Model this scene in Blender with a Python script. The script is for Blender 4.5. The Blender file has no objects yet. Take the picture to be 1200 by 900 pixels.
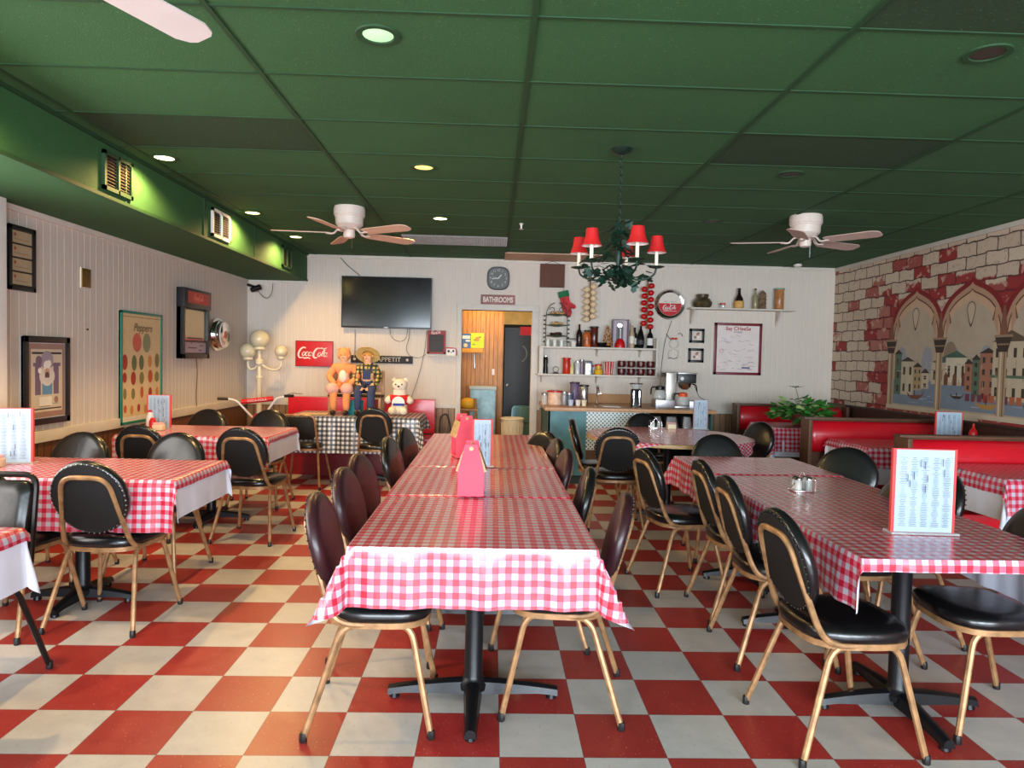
import bpy, bmesh, math, random
from mathutils import Vector, Matrix
random.seed(7)
S = bpy.context.scene
COL = S.collection
PI = math.pi
sin, cos = math.sin, math.cos

# ------------------------------------------------------------------ camera, light, exposure
FPX, PITCH, YAW, ROLL, CAMZ = 807.46, -.0369, .0281, .0226, 1.4345
def cam_basis():
    cp, sp, cy, sy, cr, sr = cos(PITCH), sin(PITCH), cos(YAW), sin(YAW), cos(ROLL), sin(ROLL)
    fw = Vector((sy*cp, cy*cp, sp)); rt = Vector((cy, -sy, 0)); up = rt.cross(fw)
    return cr*rt + sr*up, -sr*rt + cr*up, fw
RT, UP, FW = cam_basis()
cam = bpy.data.cameras.new('camera'); cam_o = bpy.data.objects.new('camera', cam); COL.objects.link(cam_o)
cam.sensor_width = 36; cam.lens = FPX*36/1200; cam.clip_start = .05
cam_o.matrix_world = Matrix(((RT.x, UP.x, -FW.x, 0), (RT.y, UP.y, -FW.y, 0), (RT.z, UP.z, -FW.z, CAMZ), (0, 0, 0, 1)))
S.camera = cam_o
# measured points of the photograph turned into room coordinates, at a known wall distance or height
def ray(x, y): return RT*((x-600)/FPX) + UP*((450-y)/FPX) + FW
def atY(x, y, Y): d = ray(x, y); t = Y/d.y; return d.x*t, CAMZ+d.z*t
def atX(x, y, X): d = ray(x, y); t = X/d.x; return d.y*t, CAMZ+d.z*t
def atZ(x, y, z): d = ray(x, y); t = (z-CAMZ)/d.z; return d.x*t, d.y*t

S.view_settings.view_transform = 'Standard'; S.view_settings.look = 'None'
S.view_settings.gamma = 1; S.view_settings.use_curve_mapping = False
S.view_settings.exposure = .92
world = bpy.data.worlds.new('daylight'); S.world = world; world.use_nodes = True
world.node_tree.nodes['Background'].inputs[0].default_value = (.80, .90, 1, 1)
world.node_tree.nodes['Background'].inputs[1].default_value = 1.2
def area(name, loc, rot, sx, sy, e, col, spread=PI):
    l = bpy.data.lights.new(name, 'AREA'); l.shape = 'RECTANGLE'; l.size = sx; l.size_y = sy; l.energy = e; l.color = col
    l.spread = spread
    o = bpy.data.objects.new(name, l); COL.objects.link(o); o.location = loc; o.rotation_euler = rot; return o
FRONT_Y = -3.6
for k, (cx, wd, e) in enumerate([(-1.55, 2.6, 190), (1.35, 2.6, 235), (3.65, 1.3, 118)]):
    area('window_daylight', (cx, FRONT_Y-.12, 1.5), (math.radians(84), 0, 0), wd, 1.9, e, (.78, .89, 1))
area('side_window_daylight', (-3.36, 2.3, 1.5), (0, math.radians(-90), 0), 1.4, 3.0, 50, (1, .93, .84))

# ------------------------------------------------------------------ materials
MATS = {}
def srgb(c): return tuple(((v/255)/12.92 if v/255 <= .04045 else ((v/255+.055)/1.055)**2.4) for v in c)
class NT:
    def __init__(s, name):
        s.m = bpy.data.materials.new(name); s.m.use_nodes = True; s.t = s.m.node_tree; s.n = s.t.nodes
        s.b = s.n['Principled BSDF']
    def node(s, ty, **kw):
        n = s.n.new(ty)
        for k, v in kw.items(): setattr(n, k, v)
        return n
    def lk(s, a, b): s.t.links.new(a, b)
    def math(s, op, a, b=None, c=None):
        n = s.node('ShaderNodeMath', operation=op)
        for i, v in enumerate((a, b, c)):
            if v is None: continue
            if isinstance(v, (int, float)): n.inputs[i].default_value = v
            else: s.lk(v, n.inputs[i])
        return n.outputs[0]
    def mix(s, f, a, b):
        n = s.node('ShaderNodeMix', data_type='RGBA')
        for sock, v in ((n.inputs['Factor'], f), (n.inputs[6], a), (n.inputs[7], b)):
            if isinstance(v, (int, float)): sock.default_value = v
            elif isinstance(v, tuple): sock.default_value = (*v[:3], 1)
            else: s.lk(v, sock)
        return n.outputs[2]
    def noise(s, scale, vec=None, detail=2, rough=.5):
        n = s.node('ShaderNodeTexNoise'); n.inputs['Scale'].default_value = scale; n.inputs['Detail'].default_value = detail
        n.inputs['Roughness'].default_value = rough
        if vec is not None: s.lk(vec, n.inputs['Vector'])
        return n.outputs['Fac']
    def ramp(s, f, a, b):
        n = s.node('ShaderNodeMapRange'); s.lk(f, n.inputs[0]); n.inputs[1].default_value = a; n.inputs[2].default_value = b; return n.outputs[0]
    def bump(s, h, strength=.3, dist=.01):
        n = s.node('ShaderNodeBump'); n.inputs['Strength'].default_value = strength; n.inputs['Distance'].default_value = dist
        s.lk(h, n.inputs['Height']); s.lk(n.outputs[0], s.b.inputs['Normal'])
    def pos(s): return s.node('ShaderNodeNewGeometry').outputs['Position']
    def obj(s): return s.node('ShaderNodeTexCoord').outputs['Object']
    def sep(s, v): n = s.node('ShaderNodeSeparateXYZ'); s.lk(v, n.inputs[0]); return n.outputs
    def comb(s, x, y, z=0.0):
        n = s.node('ShaderNodeCombineXYZ')
        for i, v in enumerate((x, y, z)):
            if isinstance(v, (int, float)): n.inputs[i].default_value = v
            else: s.lk(v, n.inputs[i])
        return n.outputs[0]
def mat(name, c, rough=.5, metal=0, var=.12, vs=8, bump=0, bs=60, coat=0, alpha=1, trans=0, emit=0, spec=.5, ior=1.45):
    if name in MATS: return MATS[name]
    t = NT(name); b = t.b; c = srgb(c)
    o = t.obj(); nz = t.noise(vs, o, 3)
    d = tuple(v*(1-var) for v in c); l = tuple(min(1, v*(1+var)) for v in c)
    t.lk(t.mix(t.ramp(nz, .3, .7), d, l), b.inputs['Base Color'])
    b.inputs['Roughness'].default_value = rough; b.inputs['Metallic'].default_value = metal
    b.inputs['Coat Weight'].default_value = coat; b.inputs['Coat Roughness'].default_value = .15
    b.inputs['Specular IOR Level'].default_value = spec; b.inputs['IOR'].default_value = ior
    if trans: b.inputs['Transmission Weight'].default_value = trans
    if alpha < 1: b.inputs['Alpha'].default_value = alpha
    if emit:
        b.inputs['Emission Color'].default_value = (*c, 1); b.inputs['Emission Strength'].default_value = emit
    if bump: t.bump(t.noise(bs, o, 3), bump, .004)
    MATS[name] = t.m; return t.m

def m_floor():
    t = NT('checker_vinyl_tile'); x, y, z = t.sep(t.pos())
    u = t.math('DIVIDE', t.math('SUBTRACT', x, .0536-30*.3048), .3048); v = t.math('DIVIDE', t.math('SUBTRACT', y, 2.4288-30*.3048), .3048)
    fu, fv = t.math('FLOOR', u), t.math('FLOOR', v)
    par = t.math('MODULO', t.math('ADD', fu, fv), 2)
    wn = t.node('ShaderNodeTexWhiteNoise', noise_dimensions='2D'); t.lk(t.comb(fu, fv), wn.inputs['Vector']); rnd = wn.outputs['Value']
    P = t.pos(); n1 = t.noise(9, P, 4, .6)
    vec = t.node('ShaderNodeMapping'); vec.inputs['Scale'].default_value = (1, .55, 1); vec.inputs['Rotation'].default_value = (0, 0, .5); t.lk(P, vec.inputs[0])
    fl = t.noise(150, vec.outputs[0], 1); flk = t.ramp(fl, .69, .74)
    white = t.mix(n1, srgb((180, 174, 168)), srgb((214, 208, 202)))
    st = t.noise(60, vec.outputs[0], 3); white = t.mix(t.math('MULTIPLY', t.ramp(st, .6, .75), .25), white, srgb((140, 120, 98)))
    red = t.mix(n1, srgb((150, 38, 38)), srgb((180, 56, 52)))
    red = t.mix(t.math('MULTIPLY', flk, .75), red, srgb((214, 160, 140)))
    c = t.mix(par, white, red)
    c = t.mix(t.math('MULTIPLY', rnd, .16), c, (.10, .04, .02))
    gu = t.math('ABSOLUTE', t.math('SUBTRACT', t.math('FRACT', u), .5)); gv = t.math('ABSOLUTE', t.math('SUBTRACT', t.math('FRACT', v), .5))
    g = t.math('GREATER_THAN', t.math('MAXIMUM', gu, gv), .4955)
    c = t.mix(t.math('MULTIPLY', g, .6), c, (.05, .02, .015))
    t.lk(c, t.b.inputs['Base Color'])
    t.lk(t.math('ADD', t.math('MULTIPLY', n1, .22), .22), t.b.inputs['Roughness'])
    t.bump(t.noise(14, P, 2), .06, .01); return t.m
def m_green(name, c1, c2, rough=.85):
    t = NT(name); P = t.pos(); n = t.noise(140, P, 3, .7); big = t.noise(1.3, P, 2)
    c = t.mix(n, srgb(c1), srgb(c2)); c = t.mix(t.math('MULTIPLY', t.ramp(big, .35, .75), .35), c, tuple(v*.65 for v in srgb(c1)))
    sp = t.ramp(t.noise(95, P, 1), .70, .76); c = t.mix(t.math('MULTIPLY', sp, .35), c, srgb((120, 160, 120)))
    t.lk(c, t.b.inputs['Base Color']); t.b.inputs['Roughness'].default_value = rough
    t.bump(n, .5, .006); return t.m
def m_plank(name, axis, c, groove, period=.4064, ks=(0, .235, .41, .61, .8), dark=False, top=None):
    """painted or stained sheet panelling with vertical grooves"""
    t = NT(name); x, y, z = t.sep(t.pos()); u = t.math('DIVIDE', t.math('ADD', x if axis == 'x' else y, 20), period)
    f = t.math('FRACT', u); m = None
    for k in ks:
        d = t.math('ABSOLUTE', t.math('SUBTRACT', f, k+.01)); s = t.math('SUBTRACT', 1, t.ramp(d, .006, .013))
        m = s if m is None else t.math('MAXIMUM', m, s)
    P = t.pos()
    if dark:
        mp = t.node('ShaderNodeMapping'); mp.inputs['Scale'].default_value = (14, 14, 1.2); t.lk(P, mp.inputs[0])
        n = t.noise(3, mp.outputs[0], 5, .65); base = t.mix(t.ramp(n, .3, .7), tuple(v*.55 for v in srgb(c)), srgb(c))
    else:
        n = t.noise(2.5, P, 3); base = t.mix(n, tuple(v*.93 for v in srgb(c)), srgb(c))
    t.lk(t.mix(m, base, srgb(groove)), t.b.inputs['Base Color']); t.b.inputs['Roughness'].default_value = .55 if not dark else .45
    t.bump(t.math('SUBTRACT', 1, m), .5, .006); return t.m
def m_wood(name, c, rough=.45, scale=(2, 2, 18), k=.5):
    if name in MATS: return MATS[name]
    t = NT(name); mp = t.node('ShaderNodeMapping'); mp.inputs['Scale'].default_value = scale; t.lk(t.obj(), mp.inputs[0])
    n = t.noise(4, mp.outputs[0], 5, .65)
    t.lk(t.mix(t.ramp(n, .3, .7), tuple(v*k for v in srgb(c)), srgb(c)), t.b.inputs['Base Color']); t.b.inputs['Roughness'].default_value = rough
    t.bump(n, .15, .003); MATS[name] = t.m; return t.m
def m_gingham(name, dark, mid, light, period=.0462, gloss=.26):
    t = NT(name); uv = t.node('ShaderNodeUVMap', uv_map='UVMap'); x, y, z = t.sep(uv.outputs[0])
    a = t.math('LESS_THAN', t.math('FRACT', t.math('DIVIDE', t.math('ADD', x, 20), period)), .5)
    b = t.math('LESS_THAN', t.math('FRACT', t.math('DIVIDE', t.math('ADD', y, 20), period)), .5)
    c = t.mix(t.math('MAXIMUM', a, b), srgb(light), srgb(mid)); c = t.mix(t.math('MULTIPLY', a, b), c, srgb(dark))
    w = t.noise(260, t.pos(), 2); c = t.mix(t.math('MULTIPLY', w, .22), c, tuple(v*.7 for v in srgb(mid)))
    g = t.node('ShaderNodeNewGeometry'); c = t.mix(g.outputs['Backfacing'], c, srgb((214, 214, 228)))
    t.lk(c, t.b.inputs['Base Color']); t.b.inputs['Roughness'].default_value = gloss; t.b.inputs['Specular IOR Level'].default_value = .5; t.b.inputs['Coat Weight'].default_value = .45; t.b.inputs['Coat Roughness'].default_value = .16
    cr = t.noise(18, t.pos(), 3); t.bump(cr, .12, .012); return t.m
def m_brick():
    t = NT('painted_brick_mural'); x, y, z = t.sep(t.pos())
    wob = t.math('MULTIPLY', t.math('SUBTRACT', t.noise(7, t.pos(), 2), .5), .05)
    V = t.comb(t.math('ADD', y, wob), t.math('ADD', z, wob))
    def br(c1, c2, mo, bias, ms):
        b = t.node('ShaderNodeTexBrick'); t.lk(V, b.inputs['Vector']); b.inputs['Color1'].default_value = (*srgb(c1), 1); b.inputs['Color2'].default_value = (*srgb(c2), 1)
        b.inputs['Mortar'].default_value = (*srgb(mo), 1); b.inputs['Scale'].default_value = 1; b.inputs['Brick Width'].default_value = .27; b.inputs['Row Height'].default_value = .125
        b.inputs['Mortar Size'].default_value = ms; b.inputs['Mortar Smooth'].default_value = .3; b.inputs['Bias'].default_value = bias; return b.outputs
    A = br((190, 168, 146), (204, 184, 162), (70, 50, 44), 0, .007)[0]
    Bo = br((146, 44, 42), (196, 150, 130), (112, 30, 32), -.55, .012); B = Bo[0]
    vx, vz, _ = t.sep(V); row = t.math('FLOOR', t.math('DIVIDE', vz, .125)); off = t.math('MULTIPLY', t.math('SUBTRACT', 1, t.math('MODULO', row, 2)), .135)
    colm = t.math('FLOOR', t.math('DIVIDE', t.math('ADD', vx, off), .27))
    pn = t.noise(.55, t.comb(colm, row, 3.7), 1); wn = t.node('ShaderNodeTexWhiteNoise', noise_dimensions='2D'); t.lk(t.comb(colm, row), wn.inputs['Vector'])
    near = t.math('MULTIPLY', t.math('MULTIPLY', t.ramp(z, 2.45, 2.15), t.ramp(y, 8.25, 7.75)), .25)
    score = t.math('ADD', t.math('ADD', pn, t.math('MULTIPLY', t.math('SUBTRACT', wn.outputs['Value'], .5), .28)), near)
    msk = t.ramp(t.math('ADD', score, t.math('MULTIPLY', t.math('SUBTRACT', t.noise(16, V, 2), .5), .06)), .585, .60)
    chip = t.math('MULTIPLY', t.ramp(t.noise(11, V, 3), .57, .62), .8); B = t.mix(chip, B, srgb((196, 156, 134)))
    c = t.mix(msk, A, B)
    st = t.noise(22, V, 4, .7); c = t.mix(t.math('MULTIPLY', t.ramp(st, .55, .70), .55), c, srgb((96, 76, 66)))
    t.lk(c, t.b.inputs['Base Color']); t.b.inputs['Roughness'].default_value = .8; return t.m
def m_lattice():
    t = NT('lattice_print'); x, y, z = t.sep(t.obj())
    k = 1/.046
    a = t.math('FRACT', t.math('MULTIPLY', t.math('ADD', t.math('ADD', x, z), 20), k)); b = t.math('FRACT', t.math('MULTIPLY', t.math('ADD', t.math('SUBTRACT', x, z), 20), k))
    m = t.math('MULTIPLY', t.math('LESS_THAN', a, .5), t.math('LESS_THAN', b, .5))
    t.lk(t.mix(m, srgb((214, 230, 232)), srgb((24, 40, 44))), t.b.inputs['Base Color']); t.b.inputs['Roughness'].default_value = .4; return t.m

FLOOR = m_floor()
GREEN = m_green('green_acoustic_tile', (36, 80, 42), (54, 106, 58)); GREEN_D = m_green('dark_green_tile', (24, 52, 26), (36, 68, 34))
GREEN_S = m_green('green_soffit', (34, 78, 38), (50, 102, 52)); GRIDM = mat('green_tee_bar', (30, 66, 36), .7)
WALL_L = m_plank('painted_panel_left', 'y', (200, 190, 178), (226, 218, 206)); WALL_B = m_plank('painted_panel_back', 'x', (210, 198, 184), (218, 207, 194))  # pale groove colours hold the highlight along the painted grooves
WOOD_L = m_plank('brown_wainscot_left', 'y', (112, 70, 40), (40, 22, 12), dark=True); WOOD_B = m_plank('brown_wainscot_back', 'x', (160, 122, 82), (70, 48, 28), dark=True)
HALL_W = m_plank('honey_panelling', 'x', (206, 142, 60), (120, 74, 26), period=.33, dark=True)
BRICK = m_brick()
TRIM = mat('white_trim_paint', (206, 198, 186), .5, var=.05); WHITE = mat('white_enamel', (222, 216, 208), .35, var=.04)
GOLD = mat('worn_gold_tube', (160, 120, 82), .38, .3, var=.35, vs=22); GOLD_D = mat('dark_bronze_tube', (40, 34, 32), .35, .6)
BLACKV = mat('black_vinyl', (16, 15, 17), .28, var=.3, bump=.25, bs=30, coat=.3); MAROON_REFL = mat('reflection_tinted_vinyl', (46, 19, 25), .4, var=.2, bump=.2, bs=26, coat=.15)  # maroon tone puts the red table's reflection into black vinyl
BLACKF = mat('black_pad_back', (14, 13, 13), .7, var=.3); NAIL = mat('silver_nailhead', (170, 168, 160), .3, .9); NAILD = mat('dark_nailhead', (60, 58, 56), .4, .8)
RUBBER = mat('dark_glide', (28, 26, 26), .5); IRON = mat('black_cast_iron', (20, 21, 24), .35, .2, bump=.1)
REDV = mat('red_vinyl', (200, 14, 34), .3, var=.08, coat=.3); REDD = mat('dark_red_vinyl', (130, 12, 24), .35)
BWOOD = m_wood('brown_booth_wood', (104, 66, 42)); DWOOD = m_wood('dark_wood', (60, 38, 26)); HONEY = m_wood('honey_wood', (190, 132, 72)); LWOOD = m_wood('light_wood', (208, 172, 118))
GING = m_gingham('red_gingham_vinyl', (184, 20, 46), (204, 98, 120), (184, 190, 200)); GINGB = m_gingham('black_gingham', (18, 18, 24), (110, 110, 116), (232, 230, 228), .05, .6)
FELT = mat('white_felt_liner', (214, 214, 226), .8, var=.04); PAPER = mat('white_paper', (204, 206, 212), .6, var=.03)
CHROME = mat('chrome', (210, 210, 210), .12, 1, var=.03); STEEL = mat('brushed_steel', (160, 160, 162), .3, .9)
GLASS = mat('clear_glass', (225, 232, 232), .06, 0, alpha=.35, var=.02, spec=.8); BLK = mat('black_plastic', (16, 16, 18), .35)
TEAL = mat('teal_panel', (74, 128, 138), .4, var=.3, vs=5, bump=.1); DTEAL = mat('dark_teal_paint', (30, 74, 66), .5)
RED = mat('red_enamel', (196, 20, 26), .35); PINK = mat('pink_felt_board', (232, 84, 104), .8, var=.06); CREAM = mat('cream_plastic', (226, 212, 180), .5, var=.05)
REDSH = mat('red_lamp_shade', (188, 20, 22), .7, var=.1); LEAFD = mat('dark_green_metal_leaf', (26, 58, 44), .5, .2, var=.45, vs=30); VINE = mat('dark_green_metal', (24, 46, 38), .45, .4)
GARLIC = mat('garlic_skin', (220, 196, 158), .55, var=.15, vs=40); TOMATO = mat('red_tomato', (184, 18, 20), .3, var=.15); TWINE = mat('twine', (130, 92, 60), .8)
SKIN = mat('doll_skin', (226, 170, 132), .7, var=.06); DARKSCR = mat('dark_tv_glass', (9, 9, 10), .12, var=.1, coat=.4)
LEAFG = mat('plant_leaf', (48, 112, 40), .45, var=.4, vs=20); LEAFV = mat('variegated_leaf', (150, 176, 112), .45, var=.4, vs=30); EARTH = mat('potting_soil', (50, 34, 24), .9)

# ------------------------------------------------------------------ mesh helpers
def B(): return bmesh.new()
def finish(name, bm, m, parent=None, loc=None, rot=None, sharp=38, label=None, cat=None, group=None, kind=None, uv=None):
    bmesh.ops.recalc_face_normals(bm, faces=bm.faces) if uv is None else None
    me = bpy.data.meshes.new(name); bm.to_mesh(me); bm.free()
    ms = m if isinstance(m, (list, tuple)) else [m]
    for q in ms: me.materials.append(q)
    me.polygons.foreach_set('use_smooth', [True]*len(me.polygons))
    try: me.set_sharp_from_angle(angle=math.radians(sharp))
    except Exception: pass
    o = bpy.data.objects.new(name, me); COL.objects.link(o)
    if parent: o.parent = parent
    if loc is not None: o.location = loc
    if rot is not None: o.rotation_euler = rot
    tag(o, label, cat, group, kind); return o
def tag(o, label=None, cat=None, group=None, kind=None):
    for k, v in (('label', label), ('category', cat), ('group', group), ('kind', kind)):
        if v: o[k] = v
    return o
def thing(name, label, cat, loc=(0, 0, 0), rz=0, group=None):
    o = bpy.data.objects.new(name, None); o.empty_display_size = .05; COL.objects.link(o); o.location = loc; o.rotation_euler = (0, 0, rz)
    return tag(o, label, cat, group)
def struct(name, bm, m): return finish(name, bm, m, kind='structure')
def dup(root, loc=None, rz=None, label=None, group=None):
    def cp(o, par):
        c = o.copy(); COL.objects.link(c)
        if par: c.parent = par
        for ch in o.children: cp(ch, c)
        return c
    r = cp(root, None)
    if loc is not None: r.location = loc
    if rz is not None: r.rotation_euler = (0, 0, rz)
    if label: r['label'] = label
    if group: r['group'] = group
    return r
def box(bm, c, s, rz=0, bev=0, rx=0, ry=0):
    M = Matrix.Translation(c) @ Matrix.Rotation(rz, 4, 'Z') @ Matrix.Rotation(ry, 4, 'Y') @ Matrix.Rotation(rx, 4, 'X') @ Matrix.Diagonal((s[0], s[1], s[2], 1))
    r = bmesh.ops.create_cube(bm, size=1, matrix=M)
    if bev:
        es = list({e for v in r['verts'] for e in v.link_edges})
        bmesh.ops.bevel(bm, geom=es, offset=bev, segments=2, profile=.7, affect='EDGES')
    return bm
def bx(x0, x1, y0, y1, z0, z1, bm=None, bev=0):
    bm = bm or B(); box(bm, ((x0+x1)/2, (y0+y1)/2, (z0+z1)/2), (abs(x1-x0), abs(y1-y0), abs(z1-z0)), bev=bev); return bm
def tube(bm, pts, r, seg=8, closed=False, radii=None, flat=1.0):
    P = [Vector(p) for p in pts]; n = len(P)
    if closed: T = [(P[(i+1) % n]-P[i-1]).normalized() for i in range(n)]
    else: T = [(P[min(i+1, n-1)]-P[max(i-1, 0)]).normalized() for i in range(n)]
    a = Vector((0, 0, 1)) if abs(T[0].z) < .9 else Vector((1, 0, 0)); N = (a - a.dot(T[0])*T[0]).normalized(); rings = []
    for i in range(n):
        N = (N - N.dot(T[i])*T[i]).normalized(); Bn = T[i].cross(N); rr = radii[i] if radii else r
        rings.append([bm.verts.new(P[i] + rr*(cos(2*PI*k/seg)*N + flat*sin(2*PI*k/seg)*Bn)) for k in range(seg)])
    for i in range(n if closed else n-1):
        A, C = rings[i], rings[(i+1) % n]
        for k in range(seg):
            try: bm.faces.new((A[k], A[(k+1) % seg], C[(k+1) % seg], C[k]))
            except ValueError: pass
    if not closed:
        bm.faces.new(rings[0][::-1]); bm.faces.new(rings[-1])
    return bm
def fillet(pts, r, n=5):
    P = [Vector(p) for p in pts]; out = [P[0]]
    for i in range(1, len(P)-1):
        a, b, c = P[i-1], P[i], P[i+1]; ra = min(r, (a-b).length*.48); rc = min(r, (c-b).length*.48)
        p, q = b+(a-b).normalized()*ra, b+(c-b).normalized()*rc
        for k in range(n+1): t = k/n; out.append((1-t)**2*p + 2*t*(1-t)*b + t*t*q)
    out.append(P[-1]); return out
def lathe(bm, prof, seg=20, c=(0, 0, 0), M=None):
    rings = []; M = M or Matrix.Identity(4); c = Vector(c)
    for r, z in prof:
        if r < 1e-5: rings.append([bm.verts.new(c + M @ Vector((0, 0, z)))])
        else: rings.append([bm.verts.new(c + M @ Vector((r*cos(2*PI*k/seg), r*sin(2*PI*k/seg), z))) for k in range(seg)])
    for A, C in zip(rings, rings[1:]):
        for k in range(seg):
            k2 = (k+1) % seg
            if len(A) == 1 and len(C) == 1: continue
            if len(A) == 1: bm.faces.new((A[0], C[k], C[k2]))
            elif len(C) == 1: bm.faces.new((A[k], A[k2], C[0]))
            else: bm.faces.new((A[k], A[k2], C[k2], C[k]))
    if len(rings[0]) > 1: bm.faces.new(rings[0][::-1])
    if len(rings[-1]) > 1: bm.faces.new(rings[-1])
    return bm
RX90 = Matrix.Rotation(PI/2, 4, 'X'); RY90 = Matrix.Rotation(PI/2, 4, 'Y')
def ball(bm, c, r, seg=12, M=None):
    r = (r, r, r) if isinstance(r, (int, float)) else r
    X = Matrix.Translation(c) @ (M or Matrix.Identity(4)) @ Matrix.Diagonal((*r, 1))
    bmesh.ops.create_uvsphere(bm, u_segments=seg, v_segments=max(5, seg*2//3), radius=1, matrix=X); return bm
def stack(bm, outline, levels, M=None):
    """closed outline [(x,y)] scaled and stacked at levels [(scale, z)], capped"""
    M = M or Matrix.Identity(4); rings = [[bm.verts.new(M @ Vector((x*s, y*s, z))) for x, y in outline] for s, z in levels]; n = len(outline)
    for A, C in zip(rings, rings[1:]):
        for k in range(n): bm.faces.new((A[k], A[(k+1) % n], C[(k+1) % n], C[k]))
    bm.faces.new(rings[0][::-1]); bm.faces.new(rings[-1]); return bm
def rrect(w, h, r, n=4):
    out = []
    for cx, cy, a in ((w/2-r, h/2-r, 0), (-w/2+r, h/2-r, PI/2), (-w/2+r, -h/2+r, PI), (w/2-r, -h/2+r, 3*PI/2)):
        for k in range(n+1): out.append((cx+r*cos(a+PI/2*k/n), cy+r*sin(a+PI/2*k/n)))
    return out
def circ(x, y, r, n=20, ry=None): ry = ry or r; return [(x+r*cos(2*PI*k/n), y+ry*sin(2*PI*k/n)) for k in range(n)]
PAINT = {}
def pm(c, rough=.6):
    c = tuple(int(v) for v in c); k = (c, rough)
    if k not in PAINT: PAINT[k] = mat('paint_%d_%d_%d' % c + ('' if rough == .6 else '_gloss'), c, rough, var=.05)
    return PAINT[k]
def art(name, polys, O, U, V, parent=None, step=.0004, rough=.6, lin=.12, **kw):
    """flat picture: polygons (colour, [(u,v)...]) laid over each other in the plane O + uU + vV"""
    O, U, V = Vector(O), Vector(U), Vector(V); N = U.cross(V).normalized(); bm = B(); ms = []; idx = {}
    for i, (c, pts) in enumerate(polys):
        if c not in idx: idx[c] = len(ms); ms.append(pm(c, rough))
        vs = [bm.verts.new(O + U*u + V*v + N*(step*(1+lin*i))) for u, v in pts]
        try: f = bm.faces.new(vs)
        except ValueError: continue
        f.material_index = idx[c]
    for f in bm.faces:
        f.normal_update()
        if f.normal.dot(N) < 0: f.normal_flip()
    return finish(name, bm, ms, parent, uv=1, **kw)
def rect(u0, v0, u1, v1): return [(u0, v0), (u1, v0), (u1, v1), (u0, v1)]
def text(name, s, size, m, parent, loc, rot, ext=.001, shear=0, align='CENTER', sx=1, bold=0):
    cu = bpy.data.curves.new(name, 'FONT'); cu.body = s; cu.size = size; cu.extrude = ext; cu.shear = shear; cu.align_x = align; cu.align_y = 'CENTER'; cu.offset = bold
    tmp = bpy.data.objects.new('tmp', cu); COL.objects.link(tmp)
    me = bpy.data.meshes.new_from_object(tmp.evaluated_get(bpy.context.evaluated_depsgraph_get())); bpy.data.objects.remove(tmp)
    me.name = name; me.materials.clear(); me.materials.append(m)
    for v in me.vertices: v.co.x *= sx
    o = bpy.data.objects.new(name, me); COL.objects.link(o); o.parent = parent; o.location = loc; o.rotation_euler = rot; return o
def stroke(bm, pts, w, O=(0, 0, 0), thick=.004, ws=None):
    """ribbon stroke in the XZ plane facing -Y"""
    P = [Vector((p[0], 0, p[1])) for p in pts]; n = len(P); A = []
    for i in range(n):
        t = (P[min(i+1, n-1)]-P[max(i-1, 0)]).normalized(); nn = Vector((-t.z, 0, t.x)); h = (ws[i] if ws else w)/2
        A.append([bm.verts.new(Vector(O)+P[i]+s*nn*h+Vector((0, d, 0))) for s, d in ((1, 0), (-1, 0), (-1, -thick), (1, -thick))])
    for i in range(n-1):
        for k in range(4): bm.faces.new((A[i][k], A[i][(k+1) % 4], A[i+1][(k+1) % 4], A[i+1][k]))
    bm.faces.new(A[0]); bm.faces.new(A[-1][::-1]); return bm
def arc(cx, cz, rx, rz, a0, a1, n=14): return [(cx+rx*cos(math.radians(a0+(a1-a0)*k/n)), cz+rz*sin(math.radians(a0+(a1-a0)*k/n))) for k in range(n+1)]
def script_logo(name, m, parent, loc, rot, W, wt=1.0):
    """flowing two-word script: C-o-c-a dash C-o-l-a, in a box one unit wide"""
    bm = B()
    def sh(p): return [((x + z*.32)*W, z*W) for x, z in p]
    def s(p, w): 
        p = sh(p); n = len(p); stroke(bm, p, 0, ws=[w*wt*W*(.55+.45*sin(PI*i/(n-1))) for i in range(n)], thick=.003)
    s(arc(.13, .02, .105, .16, 55, 290, 18), .045); s([(.165, -.13), (.26, -.155), (.36, -.135), (.44, -.17)], .035)
    s(arc(.185, -.015, .04, .062, 90, 450, 14), .026); s(arc(.285, -.015, .042, .06, 50, 310, 12), .028)
    s(arc(.375, -.02, .04, .058, 60, 400, 14), .026); s([(.425, .04), (.412, -.03), (.425, -.085), (.452, -.06)], .028)
    s([(.45, -.005), (.51, .005)], .022)
    s(arc(.58, .01, .095, .15, 70, 300, 18), .045); s([(.60, .15), (.68, .165), (.76, .14), (.83, .175)], .03)
    s(arc(.665, -.03, .04, .062, 90, 450, 14), .026); s([(.775, .13), (.745, .02), (.745, -.07), (.78, -.08)], .03)
    s(arc(.765, .08, .03, .09, -80, 90, 8), .02)
    s(arc(.845, -.03, .04, .058, 60, 400, 14), .026); s([(.89, .03), (.88, -.04), (.893, -.095), (.93, -.07)], .028)
    bmesh.ops.translate(bm, verts=bm.verts, vec=(-W*.5, 0, 0))
    return finish(name, bm, m, parent, loc, rot)
def wire(name, pts, r, m, label, cat='cable', group=None): return finish(name, tube(B(), fillet(pts, .08, 6), r, 6), m, label=label, cat=cat, group=group)

# ------------------------------------------------------------------ room
XL, XR, YB, H, SOFX, SOFZ = -3.18, 4.48, 9.0, 2.72, -2.42, 2.37
struct('floor', bx(XL-.3, XR+.2, FRONT_Y-.3, 12.2, -.08, 0), FLOOR)
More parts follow.
